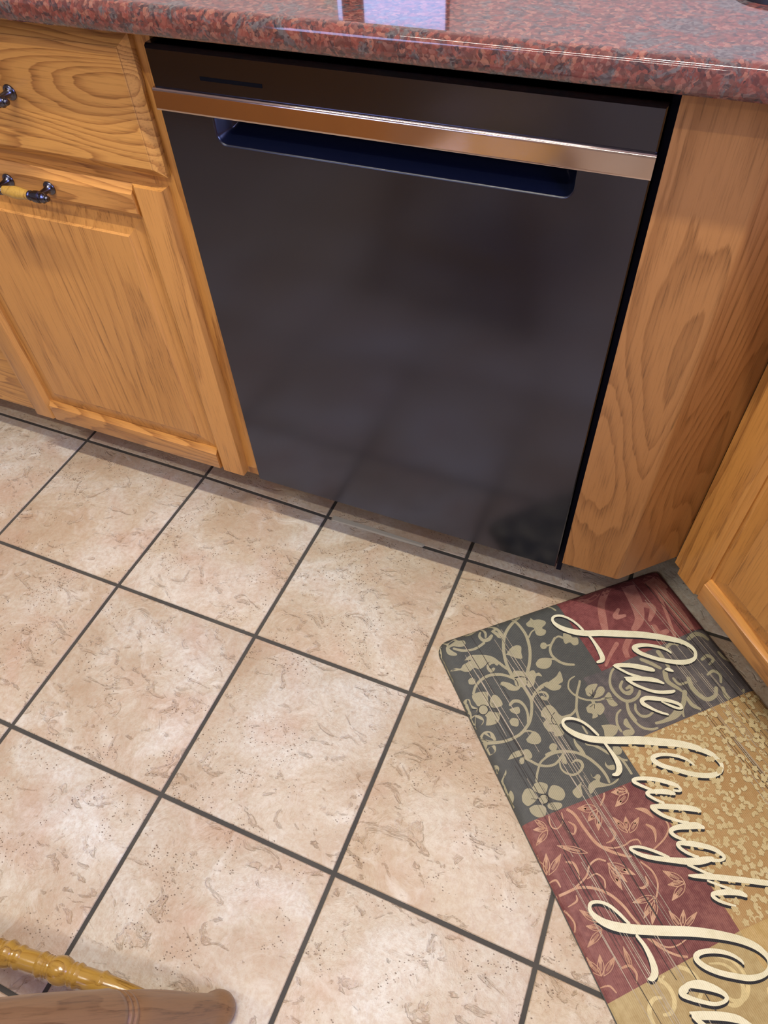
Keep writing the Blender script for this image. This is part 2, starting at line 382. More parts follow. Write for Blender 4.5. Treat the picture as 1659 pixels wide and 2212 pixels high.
rings('drawer_front', [lp(0, YF), lp(0, YF-.0080), lp(.002, YF-.0092), lp(.0130, YF-.0172), lp(.0132, YF-.0184), lp(.0142, YD)], OAK_DRAWER, dw_, loc=(cx, 0, cz))
pull(dw_, -.279, .828, YD)

# ------------------------------------------------------------------ dishwasher
dw = thing('dishwasher', 'black stainless built-in dishwasher with pocket handle, between the oak cabinets under the granite counter', 'dishwasher', (0, 0, 0))
DX0, DX1 = 0.0, .597
box('tub', (DX0+.006, .052, .10), (DX1-.004, .58, .905), BLACK, dw)
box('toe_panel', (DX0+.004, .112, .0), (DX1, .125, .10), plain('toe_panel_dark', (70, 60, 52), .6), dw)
def rrect(x0, x1, z0, z1, r, n=6, top_r=None):
    out = []; tr = r if top_r is None else top_r
    for cx, cz, rr, a0 in ((x0+r, z0+r, r, math.pi), (x1-r, z0+r, r, 1.5*math.pi), (x1-tr, z1-tr, tr, 0), (x0+tr, z1-tr, tr, .5*math.pi)):
        for k in range(n+1):
            a = a0 + .5*math.pi*k/n; out.append((cx+rr*math.cos(a), cz+rr*math.sin(a)))
    return out
PX0, PX1, PZ0, PZ1 = .0745, .5235, .7985, .8335
Z0D, ZT0, ZT1, Z1D = .1400, .8335, .8590, .9085
def door_lower():
    bm = bmesh.new()
    outer = [(DX0, Z0D), (DX1, Z0D), (DX1, ZT0+.004), (DX0, ZT0+.004)]
    inner = rrect(PX0, PX1, PZ0, ZT0+.0035, .014, 7, .0012)
    def add(pts, y): return [bm.verts.new((x, y, z)) for x, z in pts]
    e = .0016
    mo = [(DX0+e, Z0D+e), (DX1-e, Z0D+e), (DX1-e, ZT0+.004), (DX0+e, ZT0+.004)]
    o0 = add(mo, 0); o1 = add(outer, e); o2 = add(outer, .045)
    i0 = add(inner, 0)
    eds = []
    for lpv in (o0, i0):
        for k in range(len(lpv)): eds.append(bm.edges.new((lpv[k], lpv[(k+1) % len(lpv)])))
    bmesh.ops.triangle_fill(bm, edges=eds, use_beauty=True, use_dissolve=False)
    for a, b in ((o0, o1), (o1, o2)):
        for k in range(4): bm.faces.new((a[k], a[(k+1) % 4], b[(k+1) % 4], b[k]))
    bm.faces.new(o2)
    for f in list(bm.faces):   # no face across the pocket mouth
        if all(v in i0 for v in f.verts): bm.faces.remove(f)
    bmesh.ops.recalc_face_normals(bm, faces=bm.faces)
    me = bpy.data.meshes.new('door_panel'); bm.to_mesh(me); bm.free(); me.materials.append(STEEL)
    ul = me.uv_layers.new(name='UVMap')
    for l_ in me.loops:
        c = me.vertices[l_.vertex_index].co; ul.data[l_.index].uv = (c.x, c.z)
    o = bpy.data.objects.new('door_panel', me); C.objects.link(o); o.parent = dw
    return o
door_lower()
def sh(i, y, zb=0): return [(x, y, z) for x, z in rrect(PX0+i, PX1-i, PZ0+i+zb, ZT0+.0035, max(.014-i, .003), 7, .0012)]
rings('handle_pocket', [sh(0, 0), sh(.0005, .0001), sh(.0014, .0006), sh(.0022, .0016), sh(.0026, .003), sh(.0036, .0045), sh(.0100, .022), sh(.0120, .0255), sh(.018, .033)], POCKET, dw, cap0=False, smooth='auto')
# polished trim bar, leaning slightly outward at its foot
tb = [(.006, ZT0+.0015), (-.0035, ZT0-.0005), (-.0050, ZT0+.0004), (-.0054, ZT0+.0020), (-.00537, ZT0+.0026), (-.00463, ZT1-.0040), (-.0046, ZT1-.0034), (-.0040, ZT1-.0016), (-.0028, ZT1-.0004), (-.0010, ZT1), (.006, ZT1)]
rings('handle_trim', [[(DX0-.0005, y, z) for y, z in tb], [(DX1+.0005, y, z) for y, z in tb]], TRIM, dw, smooth='auto')
# control fascia with slot
def fascia():
    e = .0016
    def r(x0, x1, z0, z1, y): return [(x0, y, z0), (x1, y, z0), (x1, y, z1), (x0, y, z1)]
    rings('control_panel', [r(DX0, DX1, ZT1-.004, Z1D-.004, .045), r(DX0, DX1, ZT1-.004, Z1D-.004, e*3), r(DX0, DX1, ZT1-.004, Z1D-.006, e), r(DX0+e, DX1-e, ZT1-.004, Z1D-.0085, 0)], STEEL, dw, uv=True, smooth='auto')
fascia()
box('vent_slot', (.070, -.0007, .8722), (.1535, .003, .8766), BLACK, dw, .0004)
# dark strips painted as the shade in the gaps beside and above the door
box('side_gap_shade', (DX1+.0005, .026, .10), (.606, .045, .915), GAP_SHADE, dw)
box('top_gap_shade', (DX0+.002, .014, .9085), (.604, .05, .922), GAP_SHADE, dw)

# ------------------------------------------------------------------ corner cabinet with angled front
cc = thing('corner_cabinet', 'oak angled corner cabinet with rounded filler panel and panelled door, right of the dishwasher', 'cabinet', (0, 0, 0))
P = [(.6065, .0015), (.697, .0015)]
for k in range(1, 6):
    a = math.radians(-90 + 45*k/6); r = .012
    P.append((.697 + r*math.cos(a), .0135 + r*math.sin(a)))
P += [(.788, .0855)]
def off(P, d):
    out = []
    for i, p in enumerate(P):
        a = P[max(i-1, 0)]; b = P[min(i+1, len(P)-1)]; t = Vector((b[0]-a[0], b[1]-a[1])).normalized(); out.append((p[0]-t.y*d, p[1]+t.x*d))
    return out
Q = P + off(P, .019)[::-1]
rings('filler_panel', [[(x-.69, y, z-.54) for x, y in Q] for z in (.1565, .925)], OAK_FILLER, cc, loc=(.69, 0, .54), smooth='auto')
ang = math.atan2(-.72, .694)
cf = empty('angled_front', cc, (.788, .083, 0)); cf.rotation_euler = (0, 0, ang)
# parts of the angled front sit directly under the cabinet so doors stay thing > part > sub-part
def place(o):
    o.parent = cc; o.location = (Vector((.788, .083, 0)) + Matrix.Rotation(ang, 3, 'Z') @ Vector(o.location)); o.rotation_euler = (0, 0, ang); return o
place(box('frame_stile', (0, 0, .142), (.05, .019, .925), OAK_Z, None, .0008))
place(box('frame_stile', (.70, 0, .142), (.76, .019, .925), OAK_Z, None, .0008))
place(box('frame_rail', (.05, 0, .142), (.70, .019, .185), OAK_X, None, .0008))
place(box('frame_rail', (.05, 0, .86), (.70, .019, .925), OAK_X, None, .0008))
place(box('carcass', (.012, .019, .13), (.74, .46, .92), OAK_Z, None))
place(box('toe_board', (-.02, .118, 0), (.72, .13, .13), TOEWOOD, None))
bpy.data.objects.remove(cf)
d2 = panel_door(cc, .027, .720, .1565, .87, 0, st=.0545, rl=.05)
d2.location = (.788, .083, 0); d2.rotation_euler = (0, 0, ang)

# run of cabinet beyond the corner, carrying the counter
rc = thing('return_cabinet', 'plain oak cabinet end beyond the angled corner cabinet, outside the right edge of the photo', 'cabinet', (0, 0, 0))
box('carcass', (1.42, -1.9, .11), (1.97, -.60, .92), OAK_Z, rc); box('toe_board', (1.48, -1.88, 0), (1.97, -.66, .11), TOEWOOD, rc)

# ------------------------------------------------------------------ granite counter
def counter():
    zb, zt = .9255, .9560
    fr = [(-1.31, -.038), (.846, -.038), (1.38, -.592), (1.38, -1.93)]
    bk = [(1.985, -1.93), (1.985, .63), (-1.31, .63)]
    n = [(0, -1), None, None, (-1, 0)]
    def inset(d):
        k = d*math.tan(math.radians(22.5))
        return [(-1.31, -.038+d), (.846+k, -.038+d), (1.38+d, -.592+k), (1.38+d, -1.93)] + bk
    prof = [(.010, zb), (.004, zb+.0006), (.0012, zb+.004), (0, zb+.009), (0, zt-.0100), (.0009, zt-.0060), (.0030, zt-.0030), (.0060, zt-.0009), (.0100, zt), (.0112, zt)]
    loops = [[(x, y, z) for x, y in inset(d)] for d, z in prof]
    o = rings('countertop', loops, GRANITE, None, smooth='auto')
    return tag(o, 'polished red and black granite countertop with rounded front edge, over the dishwasher and cabinets', 'countertop')
counter()
# black sink rim let into the corner, only its rounded corner shows
sk = rings('sink', [[(x, y, z) for x, y in rrect(.622+i, 1.12-i, .112+i, .50-i, .045, 7)] for i, z in ((0, .9562), (0, .9600), (.003, .9615), (.016, .9615), (.020, .9595), (.024, .9565))], SINK, None, smooth='auto')
tag(sk, 'black rounded sink rim on the red granite at the top right corner', 'sink')
# unseen lit screen added at the wall to give the counter its bluish reflection
tb_ = thing('reflection_tablet', 'unseen lit screen added at the wall for the bluish reflection in the granite', 'reflection_tablet')
box('case', (-.045, .600, .9562), (.168, .612, 1.168), BLACK, tb_, .004); box('screen', (-.004+.014, .5990, .975), (.163, .6005, 1.165), SCREEN, tb_)
box('glow_strip', (-.042, .5992, .975), (-.034, .6004, 1.162), SCREEN, tb_)  # glowing strip added for the thin streak beside the bluish reflection

# ------------------------------------------------------------------ comfort mat
MO = Vector((0.42645, -0.15162, 0)); MU = Vector((.7397, .6729, 0)); MV = Vector((.6729, -.7397, 0)); ZM = .013
mat_root = thing('kitchen_mat', 'cushioned floor mat with red, charcoal and gold patches and cream script words', 'floor mat', tuple(MO), 0)
def mp(u, v, z): p = MU*u + MV*v; return (p.x, p.y, z)
TL, TR, BR, BL = (0, 0), (.4727, .003), (.511, .752), (.0175, .748)
def mat_outline(ins, r=.028, n=6):
    c = [TL, TR, BR, BL]; out = []
    for i in range(4):
        p = Vector(c[i]); a = (Vector(c[i-1])-p).normalized(); b = (Vector(c[(i+1) % 4])-p).normalized()
        q = p + (a+b)*ins; rr = r-ins if r > ins else .001; cen = q + (a+b)*rr
        for k in range(n+1):
            t = k/n*math.pi/2; out.append(cen - b*rr*math.cos(t) - a*rr*math.sin(t))
    return out
mo = lambda ins, z: [mp(p.x, p.y, z) for p in mat_outline(ins)]
rings('mat_base', [mo(.001, .0002), mo(0, .0015), mo(.004, .0065), mo(.010, .0105), mo(.018, .0124), mo(.028, ZM-.0002)], M_DARK, mat_root, smooth='auto')
# print surface follows the bevel of the mat: height by distance to the edge
OUTL = [TL, TR, BR, BL]
def edge_d(u, v):
    m = 9
    for i in range(4):
        a = Vector(OUTL[i]); b = Vector(OUTL[(i+1) % 4]); d = (b-a).normalized(); m = min(m, (d.x*(v-a.y)-d.y*(u-a.x)))
    return m
HP = [(0, .0015), (.004, .0065), (.010, .0105), (.018, .0124), (.028, ZM-.0002), (9, ZM-.0002)]
def hz(u, v):
    d = edge_d(u, v)
    if d <= 0: return .0015
    for (a, x), (b, y) in zip(HP, HP[1:]):
        if d <= b: return x + (y-x)*(d-a)/(b-a)
    return ZM
def inside(u, v, m=.0012):
    if edge_d(u, v) < m: return False
    for c, s in zip([TL, TR, BR, BL], ((1, 1), (-1, 1), (-1, -1), (1, -1))):
        cx, cy = c[0]+s[0]*.028, c[1]+s[1]*.028
        if (u-cx)*s[0] < 0 and (v-cy)*s[1] < 0 and math.hypot(u-cx, v-cy) > .028-m: return False
    return True
def in_poly(u, v, poly):
    c = False; n = len(poly)
    for i in range(n):
        x1, y1 = poly[i]; x2, y2 = poly[(i+1) % n]
        if (y1 > v) != (y2 > v) and u < (x2-x1)*(v-y1)/(y2-y1)+x1: c = not c
    return c
def patch_mesh(name, poly, mat, lift, step=.012):
    """coloured area of the print, gridded so that it follows the rounded edge"""
    bm = bmesh.new()
    vs = [bm.verts.new((u, v, 0)) for u, v in poly]; bm.faces.new(vs)
    us = [p[0] for p in poly]; v_ = [p[1] for p in poly]
    def cut(co, no):
        bmesh.ops.bisect_plane(bm, geom=bm.verts[:]+bm.edges[:]+bm.faces[:], plane_co=co, plane_no=no, clear_outer=False, clear_inner=False)
    for c, d in ((TL, TR), (TR, BR), (BR, BL), (BL, TL)):
        a = Vector(c); b = Vector(d); t = (b-a).normalized(); nrm = Vector((-t.y, t.x, 0))
        for s in (.0012, .004, .010, .018, .028):
            cut((a.x+nrm.x*s, a.y+nrm.y*s, 0), tuple(nrm))
    # trim what hangs over the edge
    for f in list(bm.faces):
        ctr = f.calc_center_median()
        if edge_d(ctr.x, ctr.y) < .0012: bm.faces.remove(f)
    for c, s in zip([TL, TR, BR, BL], ((1, 1), (-1, 1), (-1, -1), (1, -1))):
        cx, cy = c[0]+s[0]*.028, c[1]+s[1]*.028
        for v in bm.verts:
            du, dv = (v.co.x-cx)*s[0], (v.co.y-cy)*s[1]
            if du < 0 and dv < 0:
                h = math.hypot(du, dv)
                if h > .0265: v.co.x = cx+(v.co.x-cx)*.0265/h; v.co.y = cy+(v.co.y-cy)*.0265/h
    for v in bm.verts:
        u, w_ = v.co.x, v.co.y; v.co = Vector(mp(u, w_, hz(u, w_)+lift))
    bmesh.ops.recalc_face_normals(bm, faces=bm.faces)
    for f in bm.faces:
        if f.normal.z < 0: f.normal_flip()
    me = bpy.data.meshes.new(name); bm.to_mesh(me); bm.free(); me.materials.append(mat)
    o = bpy.data.objects.new(name, me); C.objects.link(o); o.parent = mat_root; return o
E_ = .02
P_TOPRED = [(.2489, -E_), (.2566, .1596), (.4551, .1478), (.53, .1665), (.53, -E_)]
P_GREY2 = [(.2566, .1596), (.4551, .1478), (.53, .150), (.53, .2810), (.2195, .2890), (.2195, .1596)]
P_GOLD = [(.2156, .2890), (.53, .2810), (.53, .5815), (.2317, .5798), (.2195, .3457)]
P_MAROON = [(-E_, .3445), (.2195, .3457), (.2317, .5798), (-E_, .594)]
P_TANL = [(-E_, .594), (.2317, .5798), (.245, .80), (-E_, .80)]
P_TANR = [(.2317, .5798), (.53, .5815), (.53, .80), (.245, .80)]
for p, m, lab in ((P_TOPRED, M_RED, 'faded red patch at the top corner'), (P_GREY2, M_DARK2, 'brown-grey patch with faint swirls'), (P_GOLD, M_GOLD, 'gold patch with cream flowers'),
             (P_MAROON, M_RED2, 'maroon patch with outlined leaves'), (P_TANL, M_TAN, 'tan patch'), (P_TANR, M_TAN2, 'ochre patch')):
    patch_mesh('color_patch', p, m, .0002)['label'] = lab
ART = {
 'VN': '''2360,60,43 2160,18,49 1924,16,53 1714,58,57 1511,154,57 1350,264,55 1237,389,57 1143,569,58 1076,772,56 1049,984,62 1059,1176,65;2360,60,33 2404,183,36;1537,-28,35 1586,96,48 1626,267,53 1646,445,54 1620,619,57 1562,795,55 1460,982,56 1348,1129,57 1251,1233,57;1799,-50,28 1721,44,39;1014,32,32 1125,57,45 1202,156,57 1232,286,60 1217,398,63;889,104,36 837,185,52 869,282,69 966,302,74 1050,250,57;919,4,32 961,80,43 967,167,46 934,239,36;297,246,46 398,325,52 526,374,46 670,388,48 804,357,50 859,336,49;886,763,50 785,757,51 716,810,46 739,890,75 804,875,50;937,783,45 980,879,54 1036,979,45;1877,415,26 1771,442,28 1675,524,35;1894,799,32 1989,794,33 2083,730,40;2111,708,43 1947,844,43 1895,971,49 1919,1093,52 1985,1198,52 2071,1263,52 2167,1307,45;1845,1065,30 1916,1100,40;270,1183,47 366,1067,47 518,986,52 689,965,54 857,1013,53 969,1087,50 1059,1176,50;1468,1500,21 1338,1526,34 1245,1565,41;-132,708,23 -36,791,35 37,926,42 32,1106,40 -14,1195,37;2123,712,29 2190,704,41 2252,762,48;1141,1369,50 1156,1508,52 1154,1652,52 1087,1799,50 997,1934,51 892,2033,52 725,2121,50 548,2150,49 389,2144,49 244,2109,53 141,2071,55;1160,1655,44 1299,1533,44 1445,1470,44 1567,1457,53;1244,1585,28 1341,1563,35 1436,1599,42 1457,1680,44 1402,1717,53 1356,1671,70;776,1596,50 864,1557,58 956,1599,58 999,1709,48 986,1846,43 921,1989,37;602,2922,39 667,2820,35 761,2715,34 828,2663,34 985,2618,39 1121,2617,43 1264,2651,45 1396,2713,45;586,2508,43 671,2605,43 755,2700,45 881,2766,41 1006,2781,39 1124,2735,40 1221,2680,41;1110,2573,38 1104,2610,25;759,2107,30 860,2124,31 932,2172,29;52,2177,62 46,2306,54 11,2410,44 -8,2480,44;1519,2131,63 1630,2131,44 1735,2100,39;2111,1625,39 2062,1689,41 1955,1810,41 1883,1928,43 1800,2066,46 1761,2206,43 1763,2270,36 1751,2404,36 1757,2506,36;1789,2062,32 1695,2117,38 1579,2118,39 1486,2102,35;2067,1513,24 1959,1541,27 1886,1622,28 1862,1694,33 1885,1796,36 1956,1903,36 2045,1976,36 2127,2014,30 2234,2054,32 2336,2060,36;2494,2341,32 2403,2384,36 2337,2474,41 2302,2574,46 2305,2675,37;950,2593,41 1074,2591,44 1267,2645,46 1428,2736,47 1533,2835,52 1611,2958,52 1671,3109,49 1691,3244,46 1681,3342,39;1530,2797,59 1513,2695,72 1495,2592,47 1509,2511,19;1097,2778,27 1070,2873,30 1104,2967,35 1200,3037,35 1311,3033,38 1405,2975,46 1423,2900,52 1368,2844,44 1285,2860,19;1671,2658,71 1752,2712,60 1826,2801,48 1894,2898,48 1967,2985,43 2046,3062,43 2074,3178,43 2084,3344,40;2001,3033,35 2092,3109,35 2205,3168,32;2572,1882,33 2571,2016,36 2609,2150,39 2686,2251,41 2814,2267,36 2935,2220,32 2986,2160,27;2677,2254,36 2619,2350,38 2591,2480,42 2615,2629,43 2679,2753,45 2801,2824,43 2895,2835,38;2714,1977,39 2715,2084,48 2788,2138,48 2864,2100,41 2865,2034,53 2798,2035,47;2778,2345,39 2730,2443,45 2763,2558,51 2868,2597,46 2974,2574,36;3105,1636,29 2930,1609,35 2757,1642,38 2616,1784,42 2553,1952,50 2592,2137,56 2691,2249,57 2865,2240,46 2984,2154,36;2667,2258,47 2615,2404,52 2629,2590,53;2797,1892,41 2710,1974,52 2730,2095,63 2855,2105,52 2887,2022,53 2807,2030,40;3698,1621,86 3707,1786,69 3701,1943,57;3588,1998,89 3532,2171,84 3633,2362,58 3658,2437,23;4355,1584,74 4501,1546,83 4622,1603,84 4671,1705,72;3893,1593,50 4015,1557,63 4099,1610,61;3899,2252,79 3856,2427,82 3894,2592,84 3972,2696,79 4134,2683,64 4233,2570,62;3694,2441,79 3578,2584,77 3469,2690,64 3421,2817,27;3663,2542,56 3673,2694,75 3752,2797,45;3380,2711,132 3258,2755,105 3063,2771,57 2926,2756,48;4329,2023,49 4466,1995,66 4515,2094,53 4397,2149,40;4247,2307,38 4382,2281,57 4445,2383,57 4373,2509,40;3654,2159,46 3684,2286,50 3827,2302,42;4339,2610,62 4303,2766,68 4369,2883,65 4531,2871,49 4648,2765,39;4698,2003,53 4723,2134,62 4824,2212,53;3333,1643,60 3448,1767,72 3552,1906,59''',
 'VP': '''1078,159 1179,138 1240,238 1237,372 1147,338 1128,280 1090,198;557,10 726,-10 847,-7 840,42 713,87 613,74;158,43 240,99 364,54 409,55 442,118 533,153 537,230 467,269 387,247 316,203 271,202 220,216 261,297 307,364 279,394 180,348 146,270 168,180 199,142 159,76;380,538 508,482 667,526 816,594 909,683 950,787 880,841 836,744 754,729 641,781 550,786 484,737 381,769 290,743 239,692 148,665 66,618 169,617 254,658 319,611 431,590 497,575 446,555;1125,701 1258,613 1375,592 1454,647 1402,766 1364,873 1251,814 1182,739;-110,188 -39,84 50,51 78,128 51,283 -32,413 -49,614 -100,665 -125,585 -139,404;288,914 356,893 406,943 383,1012 328,1021 272,985;1046,1202 1162,1176 1251,1264 1218,1359 1109,1371 1026,1302;770,1197 835,1153 947,1226 1008,1310 1088,1356 1008,1399 887,1348 832,1251;1105,1037 1201,1066 1297,1142 1233,1211 1175,1165 1084,1154 1085,1092;1289,1247 1366,1152 1454,1154 1465,1221 1521,1227 1537,1311 1454,1271 1380,1344 1322,1414 1244,1423 1208,1378;1753,247 1861,202 1890,161 1920,225 2022,255 2107,332 2084,392 1988,441 2031,508 1981,574 1886,579 1826,514 1846,386 1756,317;1900,801 1877,829 1844,844 1811,841 1787,822 1778,791 1786,757 1810,729 1842,715 1875,717 1900,737 1909,767;1546,1047 1644,988 1768,1011 1845,1065 1802,1160 1712,1205 1617,1185 1544,1125;2297,678 2402,685 2413,807 2495,855 2446,969 2355,967 2322,888 2230,886 2237,789;1481,1484 1634,1437 1770,1399 1878,1334 1851,1490 1813,1535 1733,1549 1767,1592 1699,1640 1582,1618 1513,1533;729,1664 811,1666 899,1685 875,1776 808,1786 741,1725;233,1202 351,1188 507,1247 456,1388 428,1479 257,1428 232,1361 217,1269;17,1251 101,1218 167,1257 155,1347 192,1418 229,1461 166,1508 27,1512 -56,1453 -49,1356;-16,1580 97,1539 191,1574 240,1649 219,1725 122,1757 15,1724 -26,1632;232,1785 298,1671 297,1614 383,1576 471,1623 548,1666 508,1750 423,1815 302,1811;457,1446 503,1377 597,1325 657,1406 664,1539 582,1565 505,1551 452,1516;380,1543 353,1577 314,1595 273,1591 241,1567 227,1530 234,1488 261,1454 300,1437 342,1440 374,1464 388,1502;278,3048 379,2975 467,3008 490,3114 502,3167 401,3214 294,3223 249,3134;483,3001 564,2945 660,2962 740,3035 696,3105 637,3145 566,3118 506,3059;724,3116 800,3070 885,3108 942,3197 919,3286 843,3330 757,3298 681,3222 681,3173;628,3298 719,3320 800,3362 795,3420 682,3438 596,3382 585,3330;300,3261 396,3249 504,3289 548,3352 485,3448 366,3433 297,3343;644,3242 619,3270 582,3284 545,3280 516,3259 503,3227 510,3192 535,3164 572,3150 610,3154 639,3175 652,3207;1176,2543 1152,2569 1118,2583 1084,2579 1058,2560 1047,2530 1054,2497 1078,2470 1112,2456 1147,2460 1173,2479 1184,2510;315,2452 439,2375 574,2372 636,2409 569,2463 463,2462;647,2387 715,2412 732,2511 693,2561 626,2536 591,2445;481,2534 542,2491 576,2530 537,2593 482,2585;760,2242 851,2196 937,2160 994,2236 988,2341 919,2382 825,2354 760,2296;637,1854 706,1825 782,1867 776,1934 722,1990 638,1938;53,1910 137,1873 226,1886 288,1957 291,2053 269,2085 154,2042 124,1990 72,1957;-53,1937 27,1968 90,1978 138,2049 84,2136 -16,2152 -54,2058;96,2140 225,2149 200,2246 92,2264 53,2204;135,2523 113,2549 81,2562 47,2559 20,2540 8,2510 14,2478 36,2451 68,2438 102,2441 128,2460 140,2490;227,2580 201,2647 116,2716 110,2838 81,2950 155,2904 164,3005 103,3092 -8,3135 -13,3013 -19,2864 -7,2757 83,2703 168,2634;1187,2694 1225,2747 1195,2839 1145,2820 1147,2744;1208,1901 1310,1840 1411,1836 1461,1926 1481,2046 1525,2119 1470,2196 1388,2220 1394,2386 1239,2368 1241,2288 1167,2246 1146,2101 1246,2042 1183,1976;2122,1792 2225,1750 2368,1778 2302,1847 2221,1897 2129,1942 2094,1889;2153,1991 2270,1902 2358,1841 2426,1860 2428,1935 2346,1997 2235,2008;2342,2049 2457,1986 2488,2024 2473,2138 2499,2246 2409,2244 2364,2188 2366,2097;1966,2103 2045,2068 2099,2062 2103,2011 2161,2046 2164,2086 2249,2119 2258,2213 2194,2279 2117,2302 2087,2265 2073,2311 1970,2310 2012,2237 1950,2188;2047,2465 2168,2498 2256,2544 2284,2604 2214,2678 2112,2701 2008,2662 2041,2563;2404,2575 2452,2517 2506,2512 2504,2600 2512,2691 2506,2763 2434,2797 2314,2765 2320,2693 2390,2682 2469,2699 2425,2645;1207,2665 1226,2743 1188,2847 1153,2811 1159,2730;2033,2854 2111,2871 2153,2947 2091,3008 2014,2991 2002,2927;1794,3027 1800,3099 1897,3124 1867,3194 1787,3164 1760,3084;1477,3106 1480,3188 1567,3163 1601,3210 1547,3281 1610,3339 1690,3368 1854,3339 1806,3378 1699,3394 1563,3378 1433,3352 1332,3403 1303,3370 1345,3274 1453,3235 1503,3231 1465,3171;1275,3185 1225,3252 1183,3370 1088,3391 1055,3278 1140,3232;1176,2545 1153,2571 1120,2584 1086,2581 1060,2562 1049,2532 1057,2500 1080,2474 1113,2461 1148,2464 1173,2483 1184,2513''',
 'DK': '''385,1545,11 361,1577,11 327,1597,11 289,1600,12 254,1587,12 230,1560,12 221,1524,12 229,1487,11 253,1455,11 287,1435,11 326,1431,12 360,1444,12 384,1471,12 393,1508,12 385,1545,12;651,3244,10 628,3271,10 595,3288,10 559,3290,10 526,3278,10 503,3254,11 495,3222,11 504,3190,10 526,3162,10 559,3146,10 596,3144,10 629,3156,11 651,3180,11 659,3212,11 651,3244,11;129,1437,9 238,1471,9;173,1553,9 225,1530,9;1250,2140,9 1351,2185,9;399,3141,8 489,3193,8;1430,1985,10 1346,2038,10 1303,2133,11 1348,2191,11;1071,1193,13 1082,1258,12 1063,1325,12;1071,1163,11 1234,1210,11 1263,1266,11 1219,1354,10;2150,1883,10 2178,1947,10;2235,1849,9 2177,1973,9;2264,1913,9 2170,1984,9;2031,2115,9 2109,2092,9;2130,2100,9 2093,2164,9;2363,2057,9 2495,2100,9;2349,2058,9 2465,2128,9''',
